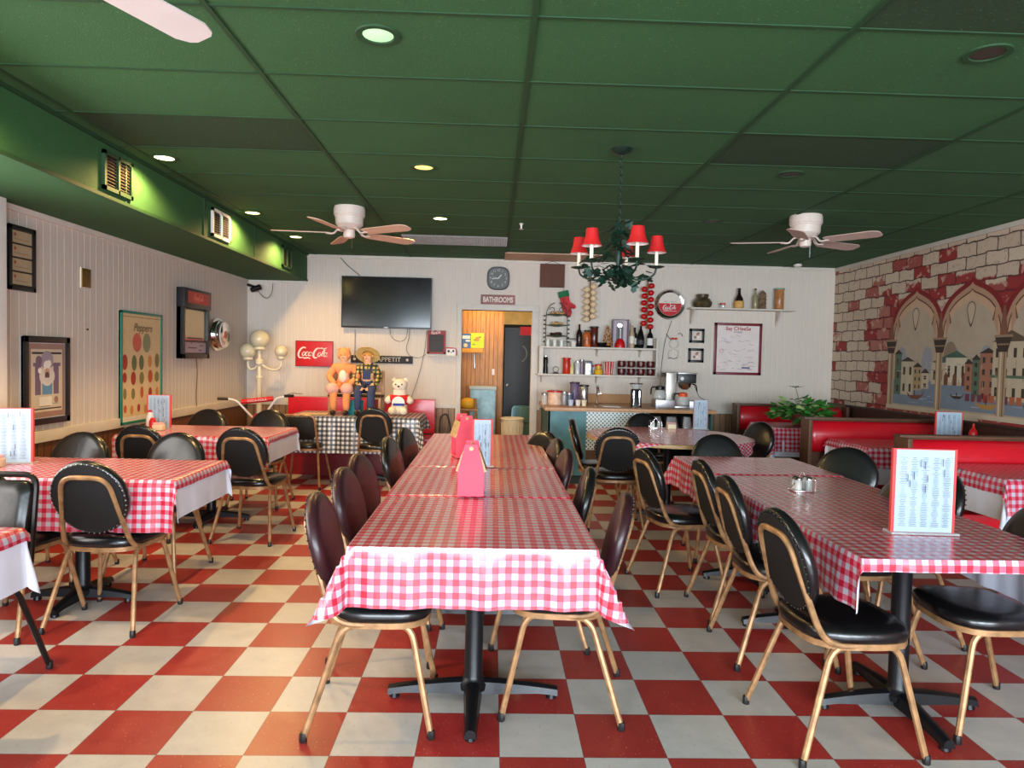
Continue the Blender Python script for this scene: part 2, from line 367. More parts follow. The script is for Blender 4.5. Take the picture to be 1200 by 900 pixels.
# ceiling, tile by tile, with lowered tee bars
bm = B(); U0, V0 = .1281, 2.6349; cu = [SOFX] + [U0+1.2192*k for k in range(-2, 4)] + [XR+.1]; cv = [FRONT_Y-.2] + [V0+.6096*k for k in range(-10, 11)] + [YB+.1]
dark_cells = {(0, 2), (3, 2), (3, -1), (4, -1)}
for i, (a, b) in enumerate(zip(cu, cu[1:])):
    if b <= a+.01: continue
    for j, (c, d) in enumerate(zip(cv, cv[1:])):
        vs = [bm.verts.new((x, y, z)) for z in (H, H+.02) for x, y in ((a, c), (b, c), (b, d), (a, d))]
        key = (i-1, j-11)
        for q in ((3, 2, 1, 0), (4, 5, 6, 7)):
            f = bm.faces.new([vs[k] for k in q]); f.material_index = 1 if key in dark_cells else 0
struct('ceiling', bm, [GREEN, GREEN_D])
bm = B()
for u in cu[1:-1]:
    if u > SOFX+.1: bx(u-.011, u+.011, FRONT_Y, YB, H-.007, H+.004, bm)
for v in cv[1:-1]: bx(SOFX, XR, v-.008, v+.008, H-.004, H+.004, bm)
struct('trim_1', bm, GRIDM)
bm = bx(XL-.1, SOFX, FRONT_Y-.2, YB+.02, SOFZ, H+.05)
struct('ceiling_soffit', bm, GREEN_S)
bm = B()
for y in (1.0, 2.2, 3.4, 4.6, 5.82, 7.04, 8.26): bx(SOFX-.002, SOFX+.008, y-.008, y+.008, SOFZ, H, bm)
bx(SOFX-.002, SOFX+.012, FRONT_Y, YB, SOFZ, SOFZ+.022, bm); bx(SOFX-.002, SOFX+.02, FRONT_Y, YB, H-.02, H, bm)
struct('trim_2', bm, GRIDM)
# left wall with a side window near the street end
def wall_left():
    bm = B(); w0, w1, z0, z1 = .9, 3.9, .8, 2.2
    bx(XL-.14, XL, FRONT_Y, w0, .8, SOFZ+.4, bm); bx(XL-.14, XL, w1, YB, .8, SOFZ+.4, bm); bx(XL-.14, XL, w0, w1, z1, SOFZ+.4, bm); return bm
struct('wall_left', wall_left(), WALL_L)
struct('wall_left_wainscot', bx(XL-.14, XL+.004, FRONT_Y, YB, 0, .8), WOOD_L)
bm = B(); bx(XL, XL+.022, FRONT_Y, YB, .77, .85, bm, .004); bx(XL, XL+.02, FRONT_Y, YB, 2.33, 2.37, bm); struct('trim_3', bm, TRIM)
bm = B(); bx(XL, XL+.10, 4.30, 4.46, 0, SOFZ, bm, .006); struct('trim_4', bm, WHITE)
bm = B()
for y in (.9, 1.9, 2.9, 3.9): bx(XL-.1, XL+.01, y-.03, y+.03, .8, 2.2, bm)
bx(XL-.1, XL+.02, .87, 3.93, .8, .85, bm); bx(XL-.1, XL+.02, .87, 3.93, 2.17, 2.22, bm); struct('window_1', bm, WHITE)
struct('baseboard_left', bx(XL, XL+.02, FRONT_Y, YB, 0, .1), DWOOD)
# back wall with the doorway
DX0, DX1, DZ = atY(541, 400, YB)[0], atY(623, 400, YB)[0], 2.055
bm = B(); bx(XL-.1, DX0, YB, YB+.12, .8, H, bm); bx(DX1, XR+.1, YB, YB+.12, .8, H, bm); bx(DX0, DX1, YB, YB+.12, DZ, H, bm)
struct('wall_back', bm, WALL_B)
bm = B(); bx(XL, DX0, YB-.004, YB+.1, 0, .8, bm); bx(DX1, XR, YB-.004, YB+.1, 0, .8, bm); struct('wall_back_wainscot', bm, WOOD_B)
bm = B(); bx(XL, DX0-.06, YB-.02, YB, .77, .83, bm, .003); bx(DX1+.08, .62, YB-.02, YB, .77, .83, bm, .003); bx(2.7, XR, YB-.02, YB, .77, .83, bm, .003)
bx(SOFX, XR, YB-.02, YB, H-.045, H-.005, bm); bx(XL, SOFX, YB-.02, YB, 2.335, 2.37, bm); struct('trim_5', bm, TRIM)
bm = B(); bx(DX0-.065, DX0, YB-.03, YB+.14, 0, DZ+.065, bm, .004); bx(DX1, DX1+.085, YB-.03, YB+.14, 0, DZ+.065, bm, .004); bx(DX0-.065, DX1+.085, YB-.032, YB+.14, DZ, DZ+.075, bm, .004)
struct('door_1', bm, TRIM)
# right wall
bm = bx(XR, XR+.12, FRONT_Y, YB+.1, .0, H+.02); struct('wall_right', bm, BRICK)
bm = B(); bx(XR-.03, XR, FRONT_Y, YB, 0, .93, bm); struct('wall_right_wainscot', bm, m_plank('dark_wainscot_right', 'y', (74, 44, 32), (28, 16, 10), dark=True))
bm = B(); bx(XR-.022, XR, FRONT_Y, YB, H-.05, H-.005, bm, .004); struct('trim_6', bm, TRIM)
bm = B(); bx(XR-.045, XR, FRONT_Y, YB, .92, .95, bm, .004); struct('trim_7', bm, DWOOD)
# street wall behind the viewer, with its big windows
bm = B(); bx(XL, XR, FRONT_Y-.12, FRONT_Y, 0, .5, bm); bx(XL, XR, FRONT_Y-.12, FRONT_Y, 2.45, H, bm)
for a, b in ((XL, -2.9), (-.2, 0.0), (2.7, 2.95), (4.35, XR)): bx(a, b, FRONT_Y-.12, FRONT_Y, .5, 2.45, bm)
struct('wall_front', bm, TRIM)

# corridor behind the doorway
HY = 10.3
hx1 = atY(590, 400, HY)[0]
struct('wall_hall', bx(-1.6, hx1, HY, HY+.1, 0, 2.6), HALL_W)
bm = B(); bx(-1.6, -1.5, YB+.12, HY, 0, 2.6, bm); bx(1.5, 1.6, YB+.12, 12, 0, 2.6, bm)
hz1 = atY(600, 380, 11.4)[1]
bx(hx1, 1.6, 11.4, 11.5, hz1, 2.6, bm)
struct('wall_hall_side', bm, mat('cream_hall_paint', (236, 206, 130), .7))
struct('ceiling_hall', bx(-1.6, 1.6, YB+.12, 12.2, 2.6, 2.66), mat('hall_ceiling_paint', (226, 212, 176), .8))
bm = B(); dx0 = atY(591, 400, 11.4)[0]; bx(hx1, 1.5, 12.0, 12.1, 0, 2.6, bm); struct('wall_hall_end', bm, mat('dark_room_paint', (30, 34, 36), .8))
l = bpy.data.lights.new('hall_lamp', 'POINT'); l.energy = 15; l.color = (1, .70, .34); l.shadow_soft_size = .12
lo = bpy.data.objects.new('hall_lamp', l); COL.objects.link(lo); lo.location = (-.15, 9.75, 2.4)
def wpt(px, py, Y=YB): x, z = atY(px, py, Y); return x, z
d = thing('door', 'dark painted door standing half open at the end of the corridor', 'door', (atY(606, 500, 11.3)[0], 11.3, 0))
x0, x1 = atY(592, 400, 11.3)[0]-d.location.x, atY(622, 400, 11.3)[0]-d.location.x+.06
hz = atY(600, 384, 11.3)[1]
finish('panel', bx(x0, x1, 0, .045, .01, hz), mat('dark_door_paint', (24, 30, 34), .4), d)
finish('moon_mark', tube(B(), [((x0+x1)/2+.12*cos(a), -.006, hz-.42+.14*sin(a)) for a in [math.radians(v) for v in range(-70, 80, 15)]], .012, 6), mat('grey_mark', (120, 132, 134), .5), d)
finish('handle', ball(tube(B(), [(x0+.06, 0, 1.0), (x0+.06, -.05, 1.0)], .012), (x0+.06, -.06, 1.0), .028, 10), STEEL, d)
finish('notice', bx(x1-.24, x1-.06, -.006, 0, hz-.12, hz+.02), mat('red_notice', (210, 24, 44), .5), d)

# ------------------------------------------------------------------ chairs
FY, ST, PT = .235, .46, .885        # foot reach, seat height, top of the back
def seat_outline():
    out = []
    for k in range(28):
        a = 2*PI*k/28; x, y = cos(a), sin(a); p = 3.4
        r = (abs(x)**p+abs(y)**p)**(-1/p); X, Y = x*r, y*r
        out.append((X*(.205+.012*Y), Y*.205+.025))
    return out
TILT = Matrix.Translation((0, -.215, .70)) @ Matrix.Rotation(math.radians(-11), 4, 'X') @ RX90
def chair(name, label, padm, seatm=None, nail=True, kind='round', tubem=None):
    tubem = tubem or GOLD
    r = thing(name, label, 'chair')
    o = seat_outline()
    finish('seat', stack(B(), o, [(.9, .424), (.985, .432), (1.0, .448), (.985, .466), (.93, .478), (.7, .486), (.35, .489)]), seatm or padm, r, sharp=60)
    finish('seat_frame', stack(B(), o, [(.93, .404), (.975, .406), (.975, .428), (.93, .43)]), tubem, r)
    for sx in (-1, 1):
        top = .412; X0, X1 = .172*sx, .232*sx
        for sy in (1, -1):
            yt = .15 if sy > 0 else -.105; yf = FY*sy
            p = fillet([(X0, .02, top), (X0, yt, top), (X1, yf, .012)], .06, 5)
            g = finish('leg', tube(B(), p, .0125, 8), tubem, r)
            finish('foot_glide', lathe(B(), [(.013, 0), (.015, .004), (.014, .03), (.012, .034)], 8, (X1, yf, 0)), RUBBER, g)
    if kind == 'round':
        p = [(.185, .03, .418), (.185, -.10, .418), (.172, -.155, .46), (.118, -.262, .80), (-.118, -.262, .80), (-.172, -.155, .46), (-.185, -.10, .418), (-.185, .03, .418)]
        pp = [Vector(v) for v in p]; path = fillet(pp, .075, 6)
        finish('back_frame', tube(B(), path, .0125, 8), tubem, r)
        pad = B(); Rr = .198
        M = Matrix.Translation((0, -.208, .69)) @ Matrix.Rotation(math.radians(15), 4, 'X')
        # lathe axis along local +Y (front of the pad)
        prof = [(Rr*.93, -.016), (Rr*.985, -.010), (Rr, .004), (Rr*.985, .020), (Rr*.92, .031), (Rr*.75, .036), (Rr*.4, .041), (0, .043)]
        lathe(pad, prof, 32, M=M @ Matrix.Rotation(-PI/2, 4, 'X')); finish('backrest', pad, padm, r, sharp=60)
        bk = B(); lathe(bk, [(0, -.0185), (Rr*.915, -.0185), (Rr*.92, -.014)], 32, M=M @ Matrix.Rotation(-PI/2, 4, 'X')); finish('back_panel', bk, BLACKF, r)
        nb = B()
        for k in range(44):
            a = 2*PI*k/44; v = M @ Vector((Rr*.955*cos(a), -.016, Rr*.955*sin(a)))
            bmesh.ops.create_icosphere(nb, subdivisions=1, radius=.0048, matrix=Matrix.Translation(v))
        finish('nailhead_trim', nb, NAIL if nail else NAILD, r, label='row of nailheads')
    else:
        w = .19; zt = .79 if kind == 'low' else .87
        p = [(w-.005, .03, .418), (w-.005, -.11, .418), (w, -.17, .46), (w-.02, -.25, zt), (-w+.02, -.25, zt), (-w, -.17, .46), (-w+.005, -.11, .418), (-w+.005, .03, .418)]
        finish('back_frame', tube(B(), fillet(p, .06, 6), .013, 8), tubem, r)
        hh = zt-.02-.53; M = Matrix.Translation((0, -.205, .53+hh/2)) @ Matrix.Rotation(math.radians(14), 4, 'X') @ Matrix.Rotation(-PI/2, 4, 'X')
        finish('backrest', stack(B(), rrect(.34, hh, .05), [(.95, -.022), (1, -.015), (1, .01), (.96, .022), (.7, .028)], M), padm, r, sharp=60)
    return r
BCH = chair('dining_chair', 'x', BLACKV); MCH = chair('dining_chair', 'x', MAROON_REFL, BLACKV, nail=False)
BCH2 = chair('dining_chair', 'x', BLACKV, nail=False)
LOW = chair('dining_chair', 'x', BLACKF, BLACKV, kind='low'); SQ = chair('dining_chair', 'x', BLACKV, kind='sq', tubem=GOLD_D)
used = set()
def put(proto, x, y, face, label, group=None):
    """x, y of the seat centre, compass angle of the way the sitter faces (0 = +X)"""
    rz = math.radians(face) - PI/2
    if proto.name in used: return dup(proto, (x, y, 0), rz, label, group)
    used.add(proto.name); proto.location = (x, y, 0); proto.rotation_euler = (0, 0, rz); proto['label'] = label
    if group: proto['group'] = group
    return proto
def top_at(proto, x, y, face, label, group=None):
    """same, given where the top of the back is"""
    a = math.radians(face); return put(proto, x+.25*cos(a), y+.25*sin(a), face, label, group)
G1, G2 = 'round-back chairs along the long centre table', 'round-back chairs along the long right-hand table'
top_at(MCH, -.700, 2.75, 3, 'maroon-tinted round-back chair at the near left corner of the long centre table', G1)
top_at(MCH, -.735, 3.39, -3, 'second maroon-tinted round-back chair from the front, left side of the long centre table', G1)
top_at(MCH, -.755, 3.87, -8, 'third maroon-tinted round-back chair from the front, left side of the long centre table', G1)
top_at(BCH2, -.715, 4.72, -6, 'fourth round-back chair from the front, left side of the long centre table', G1)
top_at(BCH2, -.690, 5.36, -12, 'farthest round-back chair on the left side of the long centre table', G1)
top_at(MCH, .575, 2.84, 172, 'round-back chair at the near right corner of the long centre table', G1)
top_at(BCH2, .52, 3.53, 176, 'second round-back chair from the front, right side of the long centre table', G1)
top_at(MCH, .478, 4.26, 183, 'third round-back chair from the front, right side of the long centre table', G1)
top_at(BCH2, .470, 4.81, 188, 'fourth round-back chair from the front, right side of the long centre table', G1)
top_at(BCH2, .42, 5.31, 215, 'farthest round-back chair on the right side of the long centre table', G1)
top_at(BCH2, 1.10, 2.60, 4, 'black round-back gold-frame chair at the near left corner of the long right-hand table', G2)
top_at(BCH2, 1.163, 3.37, -2, 'second black round-back chair from the front, left side of the right-hand table', G2)
top_at(BCH2, 1.20, 3.91, 0, 'third black round-back chair from the front, left side of the right-hand table', G2)
top_at(BCH2, .965, 4.34, 12, 'black round-back chair standing off the far left corner of the right-hand table', G2)
top_at(BCH2, 1.75, 5.31, -95, 'black round-back chair at the far end of the right-hand table, front towards the viewer', G2)
top_at(BCH2, 2.44, 4.62, -128, 'black round-back chair with torn back, far right side of the right-hand table', G2)
top_at(BCH2, 2.46, 3.62, 176, 'black round-back chair behind the large menu, right side of the right-hand table', G2)
put(BCH2, 2.05, 2.76, 178, 'near right chair of the right-hand table, torn black seat cut by the photo edge', G2)
put(BCH2, 1.86, 3.42, 178, 'black seated chair tucked under the right-hand table beyond its front pedestal', G2)
top_at(BCH2, .75, 6.44, -8, 'black round-back chair left of the round table, in front of the teal counter')
top_at(BCH, 1.055, 5.67, 86, 'black round-back chair with bright nailheads, back to the viewer, at the round table')
top_at(BCH2, 1.62, 7.35, -92, 'black round-back chair on the far side of the round table, against the counter')
top_at(BCH2, 2.60, 6.55, -158, 'black round-back chair between the round table and the far booth')
G3 = 'round-back chairs around the left-hand tables'
put(BCH, -1.99, 3.69, 87, 'black round-back chair with bright nailheads seen from behind at the near left table', G3)
top_at(BCH2, -2.72, 4.66, -92, 'black round-back chair against the left wall on the far side of the near left table', G3)
top_at(BCH2, -2.12, 4.73, -94, 'black round-back chair on the far side of the near left table, beside the aisle', G3)
top_at(BCH2, -2.62, 5.16, 84, 'black round-back chair seen from behind, wall end of the far left table', G3)
top_at(BCH2, -1.86, 5.12, 84, 'black round-back chair, back to the viewer, at the aisle end of the far left table', G3)
top_at(BCH2, -2.73, 6.72, -92, 'black round-back chair on the far side of the far left table, by the wall', G3)
top_at(BCH2, -2.17, 6.82, -92, 'black round-back chair on the far side of the far left table, before the black-and-white cloth', G3)
top_at(LOW, -2.03, 7.25, 88, 'low square-back gold-frame chair at the black-and-white checked table')
top_at(BCH2, -1.25, 7.28, 88, 'round-back chair in front of the dolls at the black-and-white checked table')
put(SQ, -2.19, 2.86, -90, 'black metal-frame square-back chair cut by the left edge of the photo')
top_at(BCH2, -2.5, 3.35, 84, 'black round-back chair behind the black metal chair at the near left table', G3)

# ------------------------------------------------------------------ tables and cloths
def table(x0, x1, y0, y1, label, group=None, rnd=None, z=.757, ped=True, arms=4, rz=0):
    cx, cy = (x0+x1)/2, (y0+y1)/2; r = thing('dining_table', label, 'table', (cx, cy, 0), rz, group)
    if rnd: finish('tabletop', lathe(B(), [(rnd-.02, z-.034), (rnd, z-.03), (rnd, z-.004), (rnd-.006, z)], 48), LWOOD, r)
    else: finish('tabletop', bx(-(x1-x0)/2, (x1-x0)/2, -(y1-y0)/2, (y1-y0)/2, z-.03, z, bev=.004), DWOOD, r)
    finish('pedestal', lathe(B(), [(.06, .045), (.062, .07), (.045, .085), (.038, .10), (.038, z-.10), (.05, z-.07), (.11, z-.045), (.11, z-.034)], 20), IRON, r)
    L = min(.36, .40*min(x1-x0, y1-y0)+.0)
    for k in range(arms):
        a = PI/2*k; bm = B(); n = 9; rings = []
        for i in range(n):
            t = i/(n-1); d = .03+(L-.03)*t; w = .038-.014*t; zt = .085-.035*t**1.5; zb = .03 if t < .8 else .03-.012*(t-.8)*5
            rings.append([bm.verts.new((d*cos(a)-s*w*sin(a), d*sin(a)+s*w*cos(a), zz)) for s, zz in ((-1, zb), (-.75, zt-.008), (-.3, zt), (.3, zt), (.75, zt-.008), (1, zb))])
        for A, C in zip(rings, rings[1:]):
            for q in range(6): bm.faces.new((A[q], A[(q+1) % 6], C[(q+1) % 6], C[q]))
        bm.faces.new(rings[0][::-1]); bm.faces.new(rings[-1])
        lathe(bm, [(.018, 0), (.022, .004), (.018, .024)], 10, ((L-.025)*cos(a), (L-.025)*sin(a), 0))
        finish('base_arm', bm, IRON, r)
    return r
def drape(name, x0, x1, y0, y1, z, over, m, label, group=None, flare=.42, amp=.008, step=.03, off=.004, rc=None, uo=(0, 0), cat='tablecloth', edge=.06):
    """sheet lying on a rectangular top (or a round one, rc = radius) and hanging by over = (left, right, front, back)"""
    L, R, F, K = over
    def axis(a, b, lo, hi):
        o = []
        if lo > 0: k = max(1, round(lo/step)); o += [a-lo*(1-i/k) for i in range(k)]
        k = max(1, round((b-a)/step)); o += [a+(b-a)*i/k for i in range(k+1)]
        if hi > 0: k = max(1, round(hi/step)); o += [b+hi*(i+1)/k for i in range(k)]
        return o
    xs, ys = axis(x0, x1, L, R), axis(y0, y1, F, K); bm = B(); uvl = bm.loops.layers.uv.new('UVMap'); g = []; uvs = {}
    cx, cy = (x0+x1)/2, (y0+y1)/2
    ph = random.random()*6
    for s in xs:
        row = []
        for t in ys:
            if rc:
                d = math.hypot(s-cx, t-cy)
                if d <= rc: p = (s, t, z)
                else:
                    e = (d-rc)*.5; ux, uy = (s-cx)/d, (t-cy)/d; a = math.atan2(uy, ux); q = off+.10*e+amp*1.6*sin(a*26)*min(1, e/.1); p = (cx+ux*(rc+q), cy+uy*(rc+q), z-e*.97)
            else:
                dx = s-x1 if s > x1+1e-6 else (s-x0 if s < x0-1e-6 else 0); dy = t-y1 if t > y1+1e-6 else (t-y0 if t < y0-1e-6 else 0)
                if not dx and not dy: p = (s, t, z+.0012*sin(s*9+ph)*sin(t*7+ph))
                else:
                    d = math.hypot(dx, dy); ux, uy = dx/d, dy/d; a = math.atan2(abs(uy), abs(ux)); f = edge+(flare-edge)*sin(2*a)**2; d *= (1+.20*sin(2*a)**2)*max(cos(a), sin(a))
                    wv = amp*(sin(t*23+ph)+.6*sin(t*51+ph)) if abs(ux) > abs(uy) else amp*(sin(s*21+ph)+.6*sin(s*47+ph))
                    q = off+f*d+wv*min(1, d/.15); zz = z-d*math.sqrt(max(.1, 1-f*f))+(.002 if d < .02 else 0)
                    p = (min(max(s, x0), x1)+ux*q, min(max(t, y0), y1)+uy*q, zz)
            v = bm.verts.new(p); uvs[v] = (s+uo[0], t+uo[1]); row.append(v)
        g.append(row)
    for i in range(len(xs)-1):
        for j in range(len(ys)-1):
            f = bm.faces.new((g[i][j], g[i+1][j], g[i+1][j+1], g[i][j+1]))
            for lp in f.loops: lp[uvl].uv = uvs[lp.vert]
    o = finish(name, bm, m, sharp=70, label=label, cat=cat, group=group, uv=1); return o
TZ = .757
GT = 'tables pushed together in the long centre row'
for k in range(4):
    table(-.50, .39, 2.42+.9*k, 3.315+.9*k, ['pedestal table at the near end of the centre row', 'second pedestal table of the centre row', 'third pedestal table of the centre row', 'pedestal table at the far end of the centre row'][k], GT)
GC = 'red gingham cloths on the long centre table'
drape('tablecloth', -.50, .39, 2.42, 3.315, TZ+.003, (.24, .24, .215, 0), GING, 'red and white gingham cloth hanging over the near end of the centre table', GC, flare=.5, uo=(.5, -2.42))
drape('tablecloth', -.50, .39, 3.32, 4.20, TZ+.006, (.24, .24, .006, 0), GING, 'red and white gingham cloth on the middle of the long centre table', GC, uo=(.512, -3.3))
drape('tablecloth', -.50, .39, 4.20, 6.02, TZ+.009, (.24, .24, .004, .2), GING, 'red and white gingham cloth over the far half of the long centre table', GC, uo=(.50, -4.2))
GT2 = 'tables pushed together in the long right-hand row'
for k, (a, b) in enumerate(((2.36, 3.25), (3.25, 4.12), (4.12, 4.88))):
    table(1.31, 2.15, a, b, ['pedestal table at the near end of the right-hand row', 'middle pedestal table of the right-hand row', 'pedestal table at the far end of the right-hand row'][k], GT2)
drape('tablecloth', 1.31, 2.15, 2.36, 4.12, TZ+.003, (.19, .27, .045, 0), GING, 'red gingham cloth with the large menu on the near part of the right-hand table', flare=.30, uo=(-1.31, -2.36), edge=.04)
drape('tablecloth', 1.31, 2.15, 4.12, 4.88, TZ+.007, (.20, .2, .006, .2), GING, 'red gingham cloth on the far end of the right-hand table, beyond the shakers', flare=.5, uo=(-1.32, -4.1))
table(.88, 2.38, 5.55, 7.05, 'round pale-edged table in front of the counter', rnd=.75)
drape('tablecloth', .93, 2.33, 5.60, 7.0, TZ+.003, (.03, .03, .03, .03), GING, 'red gingham cloth on the round table', rc=.752, uo=(0, 0))
def left_table(x0, x1, y0, y1, which, over, lov):
    table(x0, x1, y0, y1, which[0])
    drape('table_liner', x0, x1, y0, y1, TZ+.002, lov, FELT, which[1], flare=.2, off=.001, amp=.0015, cat='table liner')
    drape('tablecloth', x0, x1, y0, y1, TZ+.006, over, GING, which[2], off=.010, flare=.3)
left_table(-2.98, -1.64, 3.60, 4.30, ('pedestal table by the left wall, the nearer one', 'white felt liner hanging from the aisle end of the near left table', 'red gingham cloth with a front drape on the near left table'), (.02, .05, .27, .12), (0, .2, .1, .1))
left_table(-2.98, -1.78, 5.51, 6.32, ('pedestal table by the left wall, the farther one', 'white felt liner hanging from the aisle end of the far left table', 'red gingham cloth on the far left table beside the vegetable poster'), (.02, .05, .24, .12), (0, .2, .1, .1))
left_table(-3.0, -1.74, 1.75, 2.60, ('table cut off by the left edge of the photo', 'white felt liner of the table cut by the left photo edge', 'red gingham cloth of the table cut by the left photo edge'), (.02, .05, .1, .05), (0, .22, .2, .2))
table(-2.22, -.80, 7.52, 8.28, 'table under the black-and-white checked cloth at the back wall')
drape('tablecloth', -2.22, -.80, 7.52, 8.28, TZ+.003, (.2, .18, .40, .1), GINGB, 'black and white checked cloth under the two seated dolls', flare=.4)
for (x0, x1, y0, y1), w, ov, lv in (((3.12, 4.40, 5.60, 6.28), 'middle', (.07, 0, .17, .05), (.24, 0, .30, .05)), ((3.15, 4.40, 4.10, 4.78), 'near', (.10, 0, .22, .05), (.25, 0, .26, .05)), ((3.0, 4.40, 7.2, 7.90), 'far', (.2, 0, .25, .1), (.3, 0, .3, .05))):
    table(x0, x1, y0, y1, 'table of the %s red booth by the mural' % w)
    drape('table_liner', x0, x1, y0, y1, TZ+.002, lv, FELT, 'white felt liner below the gingham cloth of the %s booth table' % w, flare=.3, off=.001, amp=.0015, cat='table liner')
    drape('tablecloth', x0, x1, y0, y1, TZ+.006, ov, GING, 'red gingham cloth on the %s booth table by the mural' % w, off=.01, flare=.4)

# ------------------------------------------------------------------ booths
def booth(x0, x1, yb, label, seat=.46, zt=.925, group='red vinyl booth benches by the mural'):
    """bench whose back stands at yb, sitter faces the viewer"""
    r = thing('booth_bench', label, 'booth', ((x0+x1)/2, yb, 0), 0, group); w = (x1-x0)/2
    finish('end_panel', bx(-w, -w+.035, -.13, .05, 0, zt, bev=.004), BWOOD, r)
    finish('end_panel', bx(w-.035, w, -.13, .05, 0, zt, bev=.004), BWOOD, r)
    finish('back_board', bx(-w+.035, w-.035, 0, .05, 0, zt-.01), BWOOD, r)
    finish('top_rail', bx(-w, w, -.03, .06, zt-.005, zt+.016, bev=.003), BWOOD, r)
    o = [(-.004+.085*cos(a)*(-1), .15*sin(a)) for a in [PI*(k/10)-PI/2 for k in range(11)]]
    bm = B(); rings = []
    for X in [(-w+.045)+(2*w-.09)*t for t in (0, .01, .03, .97, .99, 1)]:
        t = min(X+w-.045, w-.045-X)/(.06*w); s = min(1, .72+.28*math.sqrt(max(0, min(1, t))))
        rings.append([bm.verts.new((X, y*s, zt-.165+z*s)) for y, z in o])
    n = len(o)
    for A, C in zip(rings, rings[1:]):
        for k in range(n): bm.faces.new((A[k], A[(k+1) % n], C[(k+1) % n], C[k]))
    bm.faces.new(rings[0][::-1]); bm.faces.new(rings[-1]); finish('backrest', bm, REDV, r, sharp=50)
    finish('seat', bx(-w+.037, w-.037, -.46, -.01, seat-.10, seat, bev=.03), REDV, r)
    finish('seat_base', bx(-w+.04, w-.04, -.19, -.01, 0, seat-.10), BWOOD, r)
    return r
booth(2.98, 4.42, 4.96, 'red vinyl booth bench behind the near booth table, under the menu and ketchup')
booth(2.96, 4.42, 6.46, 'red vinyl booth bench with wooden end, behind the middle booth table')
booth(3.02, 4.42, 8.52, 'red vinyl booth bench farthest back, beside the potted plant')
r = thing('booth_bench', 'long red upholstered bench against the back wall under the television', 'booth', (-1.64, 8.62, 0))
finish('backrest', bx(-.91, .13, .04, .16, .47, .90, bev=.012), REDV, r); finish('backrest', bx(.30, .92, .04, .16, .47, .895, bev=.012), REDV, r)
finish('backrest', bx(.13, .30, .06, .15, .47, .88, bev=.01), REDD, r)
finish('seat', bx(-.91, .92, -.42, .04, .36, .46, bev=.03), REDV, r); finish('seat_base', bx(-.90, .91, -.38, .14, 0, .36), REDD, r)
bm = B()
for c0, s in ((-.40, 1), (-.25, -1)): stroke(bm, [(c0+.08*s*t*cos(t*5), .66+.07*t*sin(t*5)) for t in [k/14 for k in range(15)]], .008, (0, .036, 0), .003)
finish('swirl_mark', bm, pm((236, 196, 190)), r, label='white painted swirl')

# ------------------------------------------------------------------ menus, caddies, table things
def squiggles(w, h, n, cols, marks=0, seed=1):
    rd = random.Random(seed); out = []
    for c in range(cols):
        cx = w*(c+.5)/cols-w/2
        for k in range(n):
            z = h*.93-h*.86*k/n; l = w/cols*(.25+.5*rd.random()); g = rd.choice(((104, 118, 140), (88, 98, 122), (116, 108, 134)))
            out.append((g, rect(cx-l/2, z, cx+l/2, z+h*.006)))
    for k in range(marks):
        x = (rd.random()-.5)*w*.7; z = h*(.1+.8*rd.random()); out.append(((70, 60, 80), rect(x, z, x+.003, z+.03)))
    return out
def menu(loc, rz, w, h, label, side=(206, 62, 60), seed=1, group='standing menus'):
    r = thing('menu_holder', label, 'menu', loc, rz, group)
    finish('board', bx(-w/2, w/2, .006, .024, .004, h, bev=.001), pm(side), r)
    finish('foot', bx(-w/2-.008, w/2+.008, -.02, .05, 0, .008, bev=.001), GLASS, r)
    a = art('menu_sheet', [((158, 176, 190), rect(-w/2+.012, .006, w/2-.012, h-.004))] + squiggles(w*.84, h*.96, 40, 5, 9, seed), (0, .005, 0), (1, 0, 0), (0, 0, 1), r, label='printed white sheet')
    return r
menu((1.755, 2.72, TZ+.005), math.radians(-3), .255, .345, 'tall menu in a red holder on the near part of the right-hand table', seed=2)
menu((-.055, 4.20, TZ+.012), math.radians(6), .125, .29, 'narrow white menu standing behind the pink holder on the centre table', seed=3)
menu((2.10, 6.86, TZ+.006), math.radians(-4), .145, .30, 'narrow grey menu on the round table', (150, 130, 140), 4)
menu((-2.80, 4.02, TZ+.008), math.radians(10), .30, .32, 'white and red menu on the near left table at the photo edge', seed=5)
menu((-2.86, 5.98, TZ+.008), math.radians(2), .20, .29, 'small white and red menu on the far left table below the vegetable poster', seed=6)
menu((4.10, 6.05, TZ+.008), math.radians(-6), .235, .28, 'white menu standing on the middle booth table beside the ketchup', seed=7)
def birdhouse(loc, rz, label, s=1.0):
    r = thing('condiment_holder', label, 'condiment holder', loc, rz, 'pink wooden holders'); w, h, dp = .062*s, .25*s, .15*s
    o = [(-w, 0), (w, 0), (w, .12*s), (.030*s, h), (-.030*s, h), (-w, .12*s)]
    for y0, nm in ((-.009, 'front_board'), (dp, 'back_board')):
        bm = B(); A = [bm.verts.new((x, y0, z)) for x, z in o]; C = [bm.verts.new((x, y0+.009, z)) for x, z in o]
        bm.faces.new(A); bm.faces.new(C[::-1])
        for k in range(6): bm.faces.new((A[k], C[k], C[(k+1) % 6], A[(k+1) % 6]))
        finish(nm, bm, PINK, r)
    finish('floor_board', bx(-w, w, 0, dp, 0, .01), PINK, r)
    finish('handle', tube(B(), [(0, -.012, h-.02), (0, dp+.012, h-.02)], .011, 8), LWOOD, r)
    bm = B()
    for sx in (-1, 1): box(bm, (sx*.052*s, dp/2, .165*s), (.012, dp, .10*s), ry=-sx*.33)
    finish('side_slats', bm, LWOOD, r)
    finish('clip', ball(B(), (w+.006, .02, .13), (.008, .012, .012), 8), STEEL, r); return r
birdhouse((-.095, 3.30, TZ+.012), 0, 'pink wooden peaked holder nearest the viewer on the centre table')
birdhouse((-.165, 4.55, TZ+.014), math.radians(14), 'pink and tan wooden peaked holder behind the narrow menu on the centre table', 1.12)
